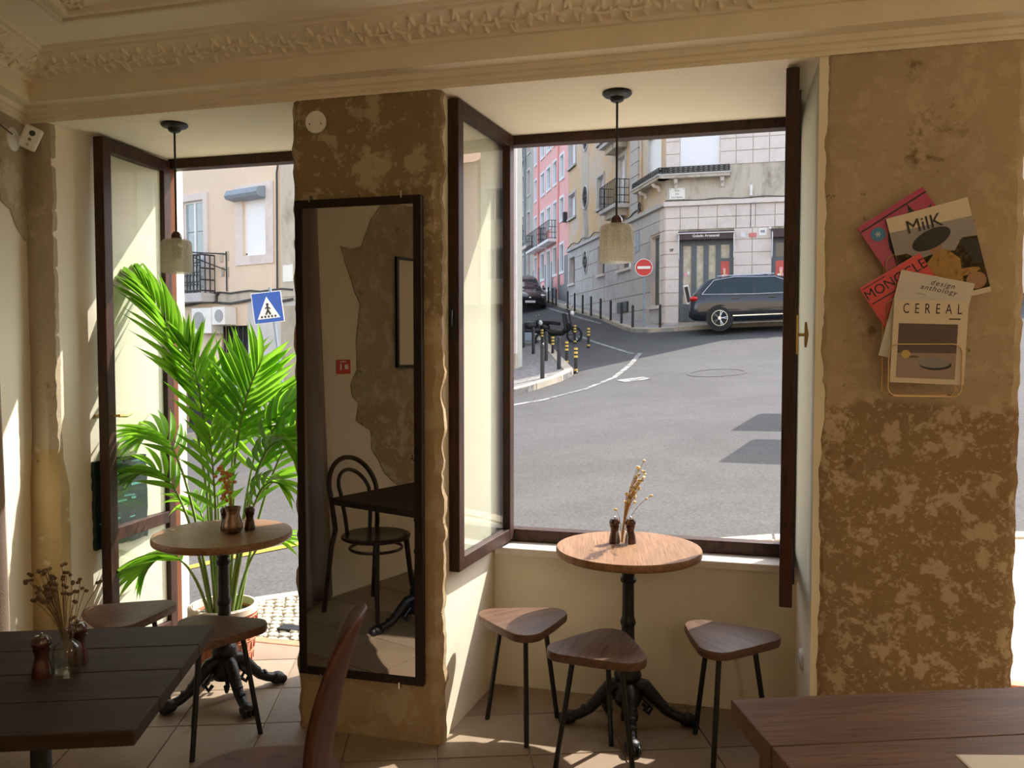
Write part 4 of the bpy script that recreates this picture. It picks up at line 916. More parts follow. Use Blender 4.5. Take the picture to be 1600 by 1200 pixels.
# ---------------------------------------------------------------- building kit
class Fac:
    """one facade in a building's own space: u along it, v height, n outward"""
    def __init__(s, root, o, u, n): s.root = root; s.M = frame_m(o, u, n, (0, 0, 1)); s.u = Vector(u); s.n = Vector(n)
    def mb(s): return MB(s.M)
    def box(s, name, m, u0, u1, v0, v1, n0, n1, parent=None, bevel=0): return s.mb().box(u0, u1, n0, n1, v0, v1).build(name, m, parent or s.root, bevel=bevel)
    def wall(s, name, m, u0, u1, v0, v1, holes, dep=.3):
        us = sorted({u0, u1} | {min(max(k, u0), u1) for h in holes for k in h[:2]}); vs_ = sorted({v0, v1} | {min(max(k, v0), v1) for h in holes for k in h[2:4]})
        b = s.mb()
        for a0, a1 in zip(us[:-1], us[1:]):
            run = None
            for c0, c1 in zip(vs_[:-1], vs_[1:]):
                um, vm = (a0 + a1) / 2, (c0 + c1) / 2
                if any(h[0] < um < h[1] and h[2] < vm < h[3] for h in holes):
                    if run: b.box(a0, a1, -dep, 0, *run); run = None
                else: run = (run[0], c1) if run else (c0, c1)
            if run: b.box(a0, a1, -dep, 0, *run)
        o = b.build(name, m, s.root); s.mb().box(u0, u1, -dep - .3, -dep - .05, v0, v1).build('dark_backing', ROOMSHADE, s.root); return o
    def window(s, h, frame_m_, pane_m, surround=None, sw=.12, mull=1, bars=1, rec=.14, sill=None, name='window'):
        u0, u1, v0, v1 = h; f = .05
        b = s.mb(); b.box(u0, u0 + f, -rec - .03, -rec + .03, v0, v1); b.box(u1 - f, u1, -rec - .03, -rec + .03, v0, v1); b.box(u0 + f, u1 - f, -rec - .03, -rec + .03, v0, v0 + f); b.box(u0 + f, u1 - f, -rec - .03, -rec + .03, v1 - f, v1)
        for k in range(1, mull + 1):
            c = u0 + (u1 - u0) * k / (mull + 1); b.box(c - .03, c + .03, -rec - .03, -rec + .03, v0 + f, v1 - f)
        w_ = b.build(name, frame_m_, s.root)
        b = s.mb(); e_ = .015; b.box(u0, u0 + e_, -rec, .004, v0, v1); b.box(u1 - e_, u1, -rec, .004, v0, v1); b.box(u0 + e_, u1 - e_, -rec, .004, v0, v0 + e_); b.box(u0 + e_, u1 - e_, -rec, .004, v1 - e_, v1); b.build('reveal_lining', surround or sill or STONEG, w_)
        for k in range(mull + 1):
            a = u0 + f + (u1 - u0 - 2 * f) * k / (mull + 1); c = u0 + f + (u1 - u0 - 2 * f) * (k + 1) / (mull + 1)
            for j in range(bars + 1):
                z0 = v0 + f + (v1 - v0 - 2 * f) * j / (bars + 1); z1 = v0 + f + (v1 - v0 - 2 * f) * (j + 1) / (bars + 1)
                s.mb().box(a + .01, c - .01, -rec - .01, -rec + .01, z0 + (.012 if j else 0), z1).build('pane', pane_m, w_)
        if surround:
            b = s.mb(); b.box(u0 - sw, u0, 0, .05, v0 - sw, v1 + sw); b.box(u1, u1 + sw, 0, .05, v0 - sw, v1 + sw); b.box(u0, u1, 0, .05, v1, v1 + sw); b.box(u0, u1, 0, .05, v0 - sw, v0); b.build('window_surround', surround, w_)
        if sill: s.mb().box(u0 - .1, u1 + .1, -.02, .12, v0 - .1, v0).build('sill', sill, w_)
        return w_
    def blocks(s, m, us, vs_, holes, th=.03, g=.012, name='stone_block', stag=False):
        for j, (c0, c1) in enumerate(zip(vs_[:-1], vs_[1:])):
            uu = us
            for a0, a1 in zip(uu[:-1], uu[1:]):
                rects = [(a0 + g, a1 - g, c0 + g, c1 - g)]
                for h in holes:
                    nr = []
                    for r_ in rects:
                        if h[1] <= r_[0] or h[0] >= r_[1] or h[3] <= r_[2] or h[2] >= r_[3]: nr.append(r_); continue
                        if h[0] > r_[0]: nr.append((r_[0], h[0], r_[2], r_[3]))
                        if h[1] < r_[1]: nr.append((h[1], r_[1], r_[2], r_[3]))
                        x0, x1 = max(r_[0], h[0]), min(r_[1], h[1])
                        if h[2] > r_[2]: nr.append((x0, x1, r_[2], h[2]))
                        if h[3] < r_[3]: nr.append((x0, x1, h[3], r_[3]))
                    rects = [q for q in nr if q[1] - q[0] > .04 and q[3] - q[2] > .04]
                for q in rects: s.mb().box(q[0], q[1], -.01, th + random.uniform(-.004, .004), q[2], q[3]).build(name, m, s.root)
    def railing(s, u0, u1, v0, v1, n0, nb, m, parent, deco=False, ends=True):
        b = s.mb(); r_ = .018
        def bar(a, c): b.tube([a, c], r_, 5)
        for z in (v0 + .06, v1): 
            bar((u0, n0, z), (u1, n0, z))
            if ends:
                for u in (u0, u1): bar((u, 0, z), (u, n0, z))
        k = max(2, int((u1 - u0) / nb))
        for i in range(k + 1): u = u0 + (u1 - u0) * i / k; bar((u, n0, v0), (u, n0, v1))
        if ends:
            for u in (u0, u1):
                for j in range(3): bar((u, n0 * j / 3, v0), (u, n0 * j / 3, v1))
                for z in (v0 + (v1 - v0) * .35, v0 + (v1 - v0) * .65): bar((u, 0, z), (u, n0, z))
        if deco:
            for i in range(k):
                c = u0 + (u1 - u0) * (i + .5) / k; hh = (v1 - v0) / 4
                for q in range(4): b.tube([(c + (u1 - u0) / k * .42 * math.cos(t * .7854), n0, v0 + hh * (q + .5) + hh * .42 * math.sin(t * .7854)) for t in range(9)], .013, 4)
        return b.build('railing', m, parent)
ROOMSHADE = mat('painted room shade', (.03, .03, .033), .9)  # flat dark colour stands in for the shade of rooms behind openings
PANED = mat('dark street glass', (.05, .065, .07), .08, spec=.8)
PANEL_ = mat('pale street glass', (.30, .36, .38), .1, spec=.8)
UPVC = mat('white window frame', (.80, .80, .82), .4, var=.03)
STONE = stained('pinkish limestone cladding', (.74, .66, .63), (.62, .56, .53), 1.2, .5, fine=.2)
STONEG = stained('grey limestone cladding', (.56, .54, .54), (.44, .42, .43), 1.0, .5, fine=.25)
STAINR = stained('weathered grey render', (.58, .52, .44), (.26, .22, .18), 1.1, .5, (1, 1, .45), fine=.35)
OCHREW = stained('ochre render with grey wash', (.68, .48, .29), (.64, .55, .46), .8, .42, (1, 1, .6), fine=.25)
PINKW = stained('pink render', (.86, .47, .45), (.82, .44, .43), .8, .5, fine=.08)
GREYD = stained('grey dado render', (.30, .29, .31), (.25, .24, .26), .8, .5)
SAGE = stained('faded grey green render', (.50, .50, .44), (.40, .39, .34), .8, .5, (1, 1, .4))
BEIGE = stained('pale beige render', (.76, .62, .49), (.68, .57, .47), .5, .55, (1, 1, .6), fine=.12)
SHUTW = mat('white roller shutter', (.84, .85, .90), .5, var=.01)
IRONG = mat('dark balcony iron', (.03, .03, .032), .5)
SLATE = mat('slate grey shopfront paint', (.10, .115, .135), .5, var=.05)
BROWNA = mat('dark brown awning box', (.045, .022, .024), .5)
STEELG = mat('painted steel grey', (.25, .30, .36), .5)
# ---- corner shop building
cb = thing('corner_building', 'stone clad corner building with ice cream shopfront and ochre uphill side', 'building', tuple(CO))
F = Fac(cb, (0, 0, 0), (1, 0, 0), (0, -1, 0))
UE = 4.75
HF = [(.47, 2.26, 2.45, 5.45), (3.48, 4.6, 2.45, 5.45), (.47, 1.79, 7.72, 9.25)]
F.wall('front_wall', STAINR, 0, UE, 1.5, 17.5, HF)
F.box('side_return', STAINR, UE - .3, UE, 1.5, 17.5, -9, -.3)
F.blocks(STONE, [0, .47], [2.45, 3.03, 3.48, 3.93, 4.36, 4.79, 5.22, 5.6], HF)
F.blocks(STONE, [2.26, 2.86, 3.48], [2.3, 3.03, 3.48, 3.93, 4.36, 4.79, 5.22, 5.6], HF)
F.blocks(STONE, [0, .5, 1.1, 1.72, 2.33, 2.95, 3.57, 4.2, UE], [5.6, 6.0, 6.40], HF)
F.blocks(STONE, [1.79, 2.31, 2.85, 3.37, 3.9, 4.4, UE], [7.72, 8.16, 8.58, 9.0, 9.45, 9.9, 10.4, 11], HF)
F.blocks(STONE, [0, .47], [7.72, 8.16, 8.58, 9.0, 9.45, 9.9], HF)
F.box('string_course', STONE, -.05, UE, 6.40, 6.55, -.02, .13)
F.box('plinth_course', STONEG, -.02, .47, 2.1, 2.46, -.02, .06); F.box('plinth_course', STONEG, 2.26, 3.48, 2.1, 2.40, -.02, .06); F.box('door_step', KERB, .47, 2.26, 2.2, 2.47, -.3, .12)
F.box('roller_shutter', SHUTW, .47, 1.79, 7.72, 9.25, -.12, -.08)
sl = F.mb()
for k in range(34): sl.box(.48, 1.78, -.079, -.072, 7.73 + k * .045, 7.73 + k * .045 + .034)
o = sl.build('shutter_slats', SHUTW, cb); o['kind'] = 'stuff'
F.box('balcony_ledge', STAINR, -.25, 2.13, 7.30, 7.42, -.05, .34); bl_ = F.box('ledge_lip', STONEG, -.27, 2.15, 7.40, 7.45, -.02, .37)
F.railing(-.22, 2.10, 7.42, 7.66, .33, .16, IRONG, cb, True)
for u in (.28, 1.8): F.mb().tube([(u + .07, .28, 7.28), (u + .07, .24, 7.2), (u + .07, .08, 7.16), (u + .07, .02, 7.02)], .07, 8).build('scroll_bracket', STONE, cb, True)
# shopfront
F.box('awning_box', BROWNA, .45, 2.28, 5.24, 5.52, -.05, .22); F.box('awning_rail', UPVC, .44, 2.29, 5.44, 5.47, .2, .25)
for u in (.47, 2.27): F.mb().tube([(u, .2, 5.45), (u, .24, 5.2), (u, .12, 4.62), (u, .03, 4.58)], .018, 6).build('awning_arm', UPVC, cb)
def ftext(Fc, s, u, v, n, size, m, **k): return text(s, size, Fc.M @ frame_m((u, n, v), (1, 0, 0), (0, 0, 1), (0, 1, 0)), m, Fc.root, **k)
ftext(F, 'Gelado Artesanal', 1.36, 5.36, .225, .125, WHITE, bold=.002)
fb = F.mb(); hp = [(.60, .87, 3.10, 5.08), (1.05, 1.28, 3.10, 5.08), (1.45, 1.68, 3.10, 5.08), (1.85, 2.13, 4.63, 5.09)]
us_ = [.47, .60, .87, 1.05, 1.28, 1.45, 1.68, 1.85, 2.13, 2.26]
for a, c in zip(us_[:-1], us_[1:]):
    hh = [q for q in hp if q[0] == a]
    if hh: fb.box(a, c, -.2, -.12, 2.47, hh[0][2]); fb.box(a, c, -.2, -.12, hh[0][3], 5.3)
    else: fb.box(a, c, -.2, -.10, 2.47, 5.3)
sf = fb.build('shopfront_joinery', SLATE, cb)
for k in range(16): F.box('door_batten', SLATE, .5 + k * .08, .5 + k * .08 + .06, 2.5, 3.02, -.12, -.095)
SHOPG = mat('shop glass with pale blind', (.42, .40, .34), .12, var=.25, sc=4, spec=.7)
for q in hp: F.box('shop_pane', SHOPG, q[0], q[1], q[2], q[3], -.18, -.165)
REDP = mat('ice cream poster red', (.55, .09, .07), .5); PINKP = mat('poster pink', (.85, .35, .42), .5); CONE = mat('poster cone', (.80, .62, .35), .5)
def poster(u0, u1, v0, v1, n=-.118):
    p = F.box('ice_cream_poster', REDP, u0, u1, v0, v1, n, n + .008); w_ = u1 - u0
    for k, (a, z, m) in enumerate(((.3, .35, WHITE), (.66, .38, PINKP), (.45, .62, PINKP))):
        F.mb().add([(u0 + w_ * (a - .14), n + .012, v0 + (v1 - v0) * z), (u0 + w_ * (a + .14), n + .012, v0 + (v1 - v0) * z), (u0 + w_ * a, n + .012, v0 + (v1 - v0) * (z - .28))], [(0, 1, 2)]).build('cone_print', CONE, p)
        F.mb().ell((u0 + w_ * a, n + .01, v0 + (v1 - v0) * (z + .05)), w_ * .16, .004, w_ * .16, 10, 6).build('scoop_print', m, p)
poster(1.84, 2.13, 3.7, 4.52)
for u, v in ((.68, 4.1), (.78, 4.15)): F.mb().ell((u, -.155, v), .05, .006, .07, 10, 6).build('window_sticker', PINKP if u < .7 else WHITE, cb)
F.mb().box(-.09, .09, -.03, .01, -.33, .33, Matrix.Translation((.76, -.1, 3.42)) @ Matrix.Rotation(R(-12), 4, 'Y')).build('menu_board', WHITE, cb); F.mb().box(-.06, .06, .01, .014, -.27, .27, Matrix.Translation((.76, -.1, 3.42)) @ Matrix.Rotation(R(-12), 4, 'Y')).build('menu_board_panel', INK, cb)
F.box('awning_box', BROWNA, 3.46, 4.62, 5.24, 5.52, -.05, .22); F.box('shop_panel', SLATE, 3.48, 4.6, 2.45, 5.3, -.22, -.15)
F.box('shop_pane', PANED, 3.62, 4.0, 4.63, 5.09, -.15, -.14); poster(3.62, 4.0, 3.7, 4.5, -.148)
for u in (3.49,): F.mb().tube([(u, .2, 5.45), (u, .24, 5.2), (u, .12, 4.62), (u, .03, 4.58)], .018, 6).build('awning_arm', UPVC, cb)
ftext(F, "28'", .22, 4.93, .04, .12, INK, bold=.003)
def plate(name, Fc, label, u0, u1, v0, v1, m, n=.035, words=(), tm=INK):
    p = Fc.box(name, m, u0, u1, v0, v1, n, n + .02); p['label'] = label
    for s, v, z in words:
        t = ftext(Fc, s, (u0 + u1) / 2, v0 + (v1 - v0) * v, n + .0215, z, tm); t.parent = p
    return p
plate('street_plaque', F, 'white stone street name plaque', .13, .65, 6.60, 7.02, WHITE, .005, (('RUA', .78, .085), ('DA', .52, .085), ('PALMEIRA', .24, .085)))
for u, v in ((.17, 6.64), (.61, 6.64), (.17, 6.98), (.61, 6.98)): F.mb().ell((u, .027, v), .014, .006, .014, 8, 4).build('plaque_bolt', INK, cb)
plate('white_sign', F, 'white square sign with grey motif', 3.07, 3.31, 5.32, 5.58, WHITE); F.box('sign_motif', STEELG, 3.12, 3.26, 5.42, 5.50, .056, .058)
plate('red_notice', F, 'small red notice', 2.75, 2.99, 5.28, 5.42, mat('faded red notice', (.62, .2, .18), .6)); plate('small_notice', F, 'small pale notice', 2.49, 2.64, 5.29, 5.45, mat('lilac notice', (.74, .72, .82), .6)); F.mb().ell((3.42, .06, 5.55), .05, .05, .05, 10, 8).build('alarm_bell', WHITEP, cb, True)
F.mb().tube([(2.8, .03, 5.6), (2.8, .03, 6.62)], .012, 6).build('lamp_pipe', IRONG, cb); F.mb().lathe([(0, 6.62), (.05, 6.64), (.045, 6.8), (.055, 6.84), (.05, 6.98), (0, 7.0)], 10, Matrix.Translation((2.8, .12, 0)), cap=False).build('street_lamp_head', WHITEP, cb, True)
F.mb().tube([(k * .25, .06, 6.60 + .02 * math.sin(k * 1.1)) for k in range(20)], .018, 5).build('wall_cable', IRONG, cb)
# uphill side
S_ = Fac(cb, (0, 0, 0), SD, SN)
U1 = 13.75
HS = [(12.3, 13.6, 10.56, 11.85), (12.3, 13.6, 8.05, 9.2), (7.4, 8.4, 7.68, 9.05), (4.43, 5.37, 7.25, 9.2), (.41, 1.82, 7.73, 9.1), (12.35, 13.45, 4.79, 6.1), (7.25, 8.28, 4.79, 6.05), (3.65, 5.2, 4.72, 6.0), (.47, 1.41, 3.07, 5.56), (7.4, 8.4, 10.5, 11.9), (4.43, 5.37, 10.1, 12.0)]
S_.wall('side_wall', OCHREW, 0, U1, 1.5, 17.5, HS)
LOWROWS = [2.45, 3.0, 3.6, 4.2, 4.8, 5.4, 6.0, 6.42]
S_.blocks(STONEG, [1.45, 3.3, 5.3, 7.2, 9.0, 10.9, 12.2, U1], LOWROWS, HS, .03, .014); S_.blocks(STONE, [0, .47], [2.45, 3.03, 3.48, 3.93, 4.36, 4.79, 5.22, 5.6, 6.0, 6.4], HS); S_.blocks(STONEG, [.47, 1.45], [2.45, 3.07, 5.6, 6.0, 6.4], HS)
S_.box('string_course', STONEG, -.05, U1, 6.42, 6.56, -.02, .13)
S_.blocks(STONEG, [2.69, 3.64], [6.56, 7.05, 7.55, 8.05, 8.55, 9.05, 9.6, 10.1, 10.6, 11.1, 11.7], [], .09, .012)
S_.box('washed_strip', STAINR, 9.9, 11.05, 6.56, 14, -.01, .012)
for q in HS[:3] + [HS[9]]: S_.window(q, STONE, SHUTW, STONEG, .10, 0, 0, .18, STONEG)
for q in (HS[5], HS[6], HS[7]): S_.window(q, STONE, PANED, None, .1, 0, 0, .2, STONE)
for q in (HS[3], HS[10]): S_.window(q, STONE, SHUTW, STONEG, .12, 0, 0, .15)
S_.window(HS[4], UPVC, SHUTW, None, .1, 0, 0, .12)
S_.window(HS[8], STONE, PANED, None, .1, 0, 0, .16, STONE)
for u, v, rr in ((10.43, 11.25, .5), (10.42, 8.6, .52), (10.36, 5.6, .52)):
    b = S_.mb().add([(u + .46 * math.cos(k * .2618), .02, v + rr * math.sin(k * .2618)) for k in range(24)], [tuple(range(24))]).build('oval_window', PANED, cb)
    S_.mb().tube([(u + .46 * math.cos(k * .2618), .03, v + rr * math.sin(k * .2618)) for k in range(25)], .05, 6).build('oval_rim', STONEG, b, True)
    g_ = S_.mb(); g_.tube([(u, .05, v - rr), (u, .05, v + rr)], .02, 5); g_.tube([(u - .45, .05, v), (u + .45, .05, v)], .02, 5); g_.tube([(u + .25 * math.cos(k * .5236), .05, v + .28 * math.sin(k * .5236)) for k in range(13)], .02, 5); g_.build('oval_grille', IRONG, b)
for v in (7.2, 9.85):
    s0 = S_.box('balcony', STONEG, 3.95, 6.1, v - .14, v, 0, .62); S_.box('balcony_soffit', STAINR, 4.25, 5.8, v - .4, v - .14, 0, .45, s0)
    S_.railing(3.98, 6.07, v, v + .95, .58, .19, IRONG, s0)
S_.box('corner_ledge', STAINR, -.3, 2.6, 7.30, 7.42, -.05, .34); S_.box('ledge_lip', STONEG, -.3, 2.62, 7.40, 7.45, -.02, .37); S_.railing(-.2, 2.58, 7.42, 7.66, .33, .16, IRONG, cb, True)
for u in (.5, 1.9): S_.mb().tube([(u, .28, 7.28), (u, .24, 7.2), (u, .08, 7.16), (u, .02, 7.02)], .07, 8).build('scroll_bracket', STONE, cb, True)
S_.box('electric_box', IRONG, 3.9, 5.2, 3.02, 3.42, 0, .1); S_.box('wall_vent', STEELG, 2.6, 3.02, 5.2, 5.95, .03, .05)
S_.mb().tube([(2.3 + .4 * k, .1 + .02 * math.sin(k), 6.66 + .07 * math.sin(k * 1.3)) for k in range(29)], .028, 5).build('wall_cable', IRONG, cb)
S_.mb().tube([(2.45, .06, 6.5), (2.45, .06, 14)], .04, 6).build('drain_pipe', OCHREW, cb)
for q in range(3): S_.mb().tube([(2.4 + .12 * math.cos(k * .6), .12, 6.75 + q * .05 + .12 * math.sin(k * .6)) for k in range(11)], .02, 5).build('cable_coil', IRONG, cb)
# ---- pink building
U2 = 22.69
pk = thing('pink_building', 'pink rendered town house with white window frames further uphill', 'building', tuple(CO + SD * U1))
P_ = Fac(pk, tuple(-SD * U1), SD, SN)
cols = [(14.68, 15.5), (16.2, 17.1), (17.78, 18.75), (19.4, 20.35), (21.4, 22.15)]
HP = [(a, b, v0, v1) for a, b in cols for v0, v1 in ((12.6, 13.9), (10.45, 11.6), (8.3, 9.4), (5.6, 7.0))]
HP = [((q[0], q[1], 7.45, q[3]) if q[2] == 8.3 and q[0] > 16 and q[0] != 17.78 else (q[0] + .05, q[1] - .05, 4.9, 7.0) if q[2] == 5.6 and q[0] == 17.78 else q) for q in HP]
P_.wall('street_wall', PINKW, U1 + .02, U2, 2.5, 16.5, HP)
P_.box('grey_dado', GREYD, U1 + .02, U2, 2.5, 4.9, .0, .03)
for a, b in zip([U1 + .02] + [c[1] + .12 for c in cols], [c[0] - .12 for c in cols] + [U2]): P_.box('grey_dado', GREYD, a, b, 4.9, 6.35, 0, .03)
for q in HP: P_.window(q, UPVC, PANEL_ if q[2] > 7.2 else PANED, UPVC, .13, 1, 1, .1)
for a, b in ((19.2, 22.3), (16.05, 18.9)):
    s0 = P_.box('balcony', UPVC, a, b, 7.28, 7.42, 0, .55); P_.railing(a + .04, b - .04, 7.42, 8.4, .5, .3, IRONG, s0)
for u in (15.85, 20.95): P_.mb().tube([(u, .08, 4), (u, .08, 16.4)], .06, 6).build('drain_pipe', PINKW, pk)
P_.mb().box(14.0, 14.25, 0, .2, 8.0, 8.5).build('wall_lamp', IRONG, pk)
# ---- sage building at the top of the street
sg = thing('sage_building', 'faded grey green town house at the top of the street', 'building', tuple(CO + SD * U2))
Q_ = Fac(sg, tuple(-SD * U2), SD, SN)
HQ = [(u, u + .9, v, v + 1.5) for u in (23.6, 25.6, 27.6, 29.6) for v in (8.6, 11.2, 13.8)] + [(23.5, 24.5, 4.6, 7.6), (25.6, 26.4, 4.9, 7.6), (27.4, 28.3, 5.1, 7.6), (29.4, 30.3, 5.3, 7.6)]
Q_.wall('street_wall', SAGE, U2 + .02, 36, 3, 17.5, HQ)
for q in HQ: Q_.window(q, STONE, PANED, STONE, .1, 1, 1, .1)
for u, v in ((25.2, 8.5), (27.2, 11.0), (25.2, 13.7)):
    s0 = Q_.box('balcony', STONEG, u, u + 1.8, v - .12, v, 0, .6); Q_.railing(u + .03, u + 1.77, v, v + .95, .55, .16, IRONG, s0)
Q_.mb().tube([(25.0, .1, 4), (25.0, .1, 17)], .06, 6).build('drain_pipe', STEELG, sg)
Q_.box('cornice_band', STONE, U2, 36, 7.9, 8.1, 0, .2)
end = thing('street_end_house', 'grey house closing the view at the top of the street', 'building', tuple(CO + SD * 36))
E_ = Fac(end, tuple(SD * .9), SN, -SD)
HE = [(u, u + .9, v, v + 1.5) for u in (1, 3, 5, 7) for v in (6, 9, 12, 15)]
E_.wall('street_wall', SAGE, -.5, 10, 3, 19, HE)
for q in HE: E_.window(q, STONE, PANED, STONE, .1, 1, 1, .1)
# ---- beige building across the left of the street
BD = V(.948, -.319, 0); BN = V(-.319, -.948, 0); BO = V(-9.276, 16.141, 0)
bb = thing('beige_building', 'pale beige house with balcony and white shutter seen through the door', 'building', tuple(BO))
B_ = Fac(bb, (0, 0, 0), BD, BN)
HB = [(-1.52, -.74, 3.66, 4.95), (-3.72, -2.91, 2.95, 5.08), (-3.9, -2.68, -.4, 1.38), (-2.35, -1.4, 1.2, 2.1), (-6.6, -5.8, 3.0, 5.08)]
B_.wall('street_wall', BEIGE, -10, .2, -1.2, 9, HB)
B_.box('grey_pilaster', STAINR, -.20, .24, 2.7, 9, -.02, .05); B_.box('ground_band', STAINR, -10, .2, 2.62, 2.84, -.01, .03)
B_.box('ground_render', mat('pale grey render', (.60, .58, .56), .9, var=.1, sc=1.5), -2.66, .2, -1.2, 1.18, 0, .02); B_.box('ground_render', mat('pale grey render upper', (.60, .58, .57), .9, var=.1, sc=1.5), -1.38, .2, 1.2, 2.62, 0, .02)
B_.box('stone_quoin', KERB, -.25, .22, -1.2, 2.5, .02, .05)
w_ = B_.box('shutter_panel', SHUTW, -1.52, -.74, 3.66, 4.95, -.08, -.05); 
b = B_.mb(); b.box(-1.78, -1.52, 0, .03, 3.46, 5.25); b.box(-.74, -.49, 0, .03, 3.46, 5.25); b.box(-1.52, -.74, 0, .03, 3.46, 3.66); b.box(-1.52, -.74, 0, .03, 4.95, 5.25); b.build('window_surround', STONE, bb)
B_.mb().add([(u, n, v) for u in (-1.80, -.72) for n, v in ((0, 4.90), (.26, 4.93), (.30, 5.0), (.24, 5.12), (0, 5.17))], [(0, 1, 2, 3, 4), (9, 8, 7, 6, 5)] + [(i, (i + 1) % 5, 5 + (i + 1) % 5, 5 + i) for i in range(5)]).build('shutter_box', STEELG, bb)
for u in (-1.47, -.79): B_.mb().ell((u, -.045, 3.71), .02, .02, .02, 8, 6).build('shutter_stop', INK, bb)
for q in (HB[1], HB[4]): B_.window(q, UPVC, PANEL_, STONE, .16, 1, 2, .06)
for a in (-3.90, -6.8):
    s0 = B_.box('balcony', STONEG, a - .05, a + 1.4, 2.66, 2.86, 0, .42); B_.railing(a, a + 1.34, 2.86, 3.74, .40, .12, IRONG, s0, True)
b = B_.mb(); b.tube([(-2.1, .03, 3.75), (-3.15, .55, 3.82)], .016, 6); b.tube([(-2.1, .03, 3.38), (-3.10, .53, 3.80)], .014, 6); b.tube([(-2.1, .03, 2.9), (-2.1, .03, 3.8)], .016, 6); b.build('sign_bracket', IRONG, bb)
for du, dv in ((0, 0), (-.2, -.02), (0, -.37), (-.16, -.36)): B_.box('bracket_plate', STAINR, -2.14 + du, -2.04 + du, 3.6 + dv, 3.82 + dv, 0, .02)
b = B_.mb(); b.tube([(-10 + .35 * k, .06, 2.86 + .02 * math.sin(k * 2.1)) for k in range(30)], .022, 5); b.tube([(-10 + .35 * k, .07, 2.64 + .035 * math.sin(k * 1.3)) for k in range(30)], .03, 5); b.tube([(-.36, .05, 2.6), (-.33, .05, 5.4), (-.28, .05, 5.6), (0.2, .05, 5.62)], .022, 5); b.tube([(-2.45, .05, 2.66), (-2.44, .05, 2.8), (-2.36, .05, 2.87)], .03, 5); b.build('wall_cables', IRONG, bb)
plate('street_plaque', B_, 'white street plaque at the corner', -.15, .16, 3.02, 3.38, WHITE, .05)
for a, v0, w2, hh in ((-2.98, 1.93, .72, .58), (-2.24, 2.12, .46, .40)):
    s0 = B_.box('air_conditioner', WHITEP, a, a + w2, v0, v0 + hh, .02, .34); B_.mb().lathe([(0, 0), (.2, 0), (.2, .012), (0, .012)], 20, Matrix.Translation((a + .26, .34, v0 + hh / 2)) @ Matrix.Rotation(R(-90), 4, 'X') @ Matrix.Diagonal((hh / .5 * .9, hh / .5 * .9, 1, 1)), cap=False).build('fan_grille', mat('grey fan grille', (.35, .35, .36), .6), s0)
B_.box('dark_opening', ROOMSHADE, -2.35, -1.4, 1.2, 2.1, -.2, -.15); B_.box('dark_doorway', ROOMSHADE, -3.9, -2.68, -.6, 1.38, -.25, -.2); B_.box('meter_box', STEELG, -3.35, -3.05, 1.85, 2.15, 0, .06)  # dark sheets put the shade inside the opening and doorway into colour
for k in range(6): B_.box('grille_bar', IRONG, -2.3 + k * .17, -2.27 + k * .17, 1.2, 2.1, -.05, -.02)
# ---- houses closing the square further along the road
for lab, x0, wm, hh in (('cream terraced house across the square beyond the shop', 8.5, BEIGE, 9.5), ('rose terraced house across the square at the far end', 17.2, PINKW, 8.8), ('sage terraced house furthest along the square', 25.9, SAGE, 10)):
    th = thing('terraced_house', lab, 'building', (x0, 38, 0)); T_ = Fac(th, (0, 0, 0), (1, 0, 0), (0, -1, 0)); gz = G(x0, 38)
    HT = [(u, u + 1.0, v, v + 1.6) for u in (1, 3.2, 5.4, 7.2) for v in (gz + 1.2, gz + 4.2)]
    T_.wall('street_wall', wm, 0, 8.5, 1, gz + hh - 1.5, HT)
    for q in HT: T_.window(q, UPVC, PANED, STONE, .14, 1, 1, .1)
    T_.mb().add([(u, n, v) for u in (0, 8.5) for n, v in ((.4, gz + hh - 1.6), (-3.5, gz + hh), (-7, gz + hh - 1.6))], [(0, 1, 2), (5, 4, 3), (0, 3, 4, 1), (1, 4, 5, 2), (0, 2, 5, 3)]).build('roof', TERRA, th)
# ---- corner house behind the cobbled corner
kh = thing('kerbside_house', 'pale stone house edge above the cobbled corner pavement', 'building', (-5.44, 20.85, 0))
K1 = Fac(kh, (0, 0, 0), (-.948, .319, 0), BN); K2 = Fac(kh, (0, 0, 0), SD, -SN)
K1.box('front_wall', SAGE, 0, 7, -.5, 13, -.3, 0); K2.box('side_wall', SAGE, 0, 16, -.5, 13, -.3, 0)
K1.box('corner_pilaster', STONE, -.03, .6, .4, 13, -.02, .06); K1.box('pilaster_base', KERB, -.06, .65, .4, 1.45, -.02, .12); K1.box('cable_box', UPVC, .02, .2, 2.85, 3.1, .05, .12)
plate('street_plaque', K1, 'white street plaque', .05, .5, 4.7, 5.2, WHITE, .06)

# ---------------------------------------------------------------- street furniture
BOLL = mat('black bollard paint', (.012, .013, .014), .45); YEL = mat('yellow reflective band', (.75, .50, .10), .5)
def bollard(name, label, x, y, off, h=.8, r_=.045, group=None):
    t = thing(name, label, 'bollard', (x, y, G(x, y) + off), 0, group)
    MB().lathe([(0, -.05), (r_, -.05), (r_, h - .05), (r_ * .7, h - .02), (0, h)], 14, cap=False).build('post', BOLL, t, True)
    MB().lathe([(0, h - .11), (r_ * 1.12, h - .11), (r_ * 1.12, h - .09), (0, h - .09)], 14, cap=False).build('collar', BOLL, t, True); return t
ordn = ['first', 'second', 'third', 'fourth', 'fifth', 'sixth', 'seventh', 'eighth', 'ninth', 'tenth', 'eleventh', 'twelfth', 'thirteenth']
kb = [(-2.35, 28.25), (-3.35, 28.95), (-3.95, 30.55), (-4.55, 31.95), (-5.15, 33.3), (-5.8, 34.85), (-6.38, 36.1), (-7.0, 37.5), (-7.6, 38.9), (-8.6, 40.95), (-8.95, 41.75), (-9.35, 42.6), (-9.95, 44)]
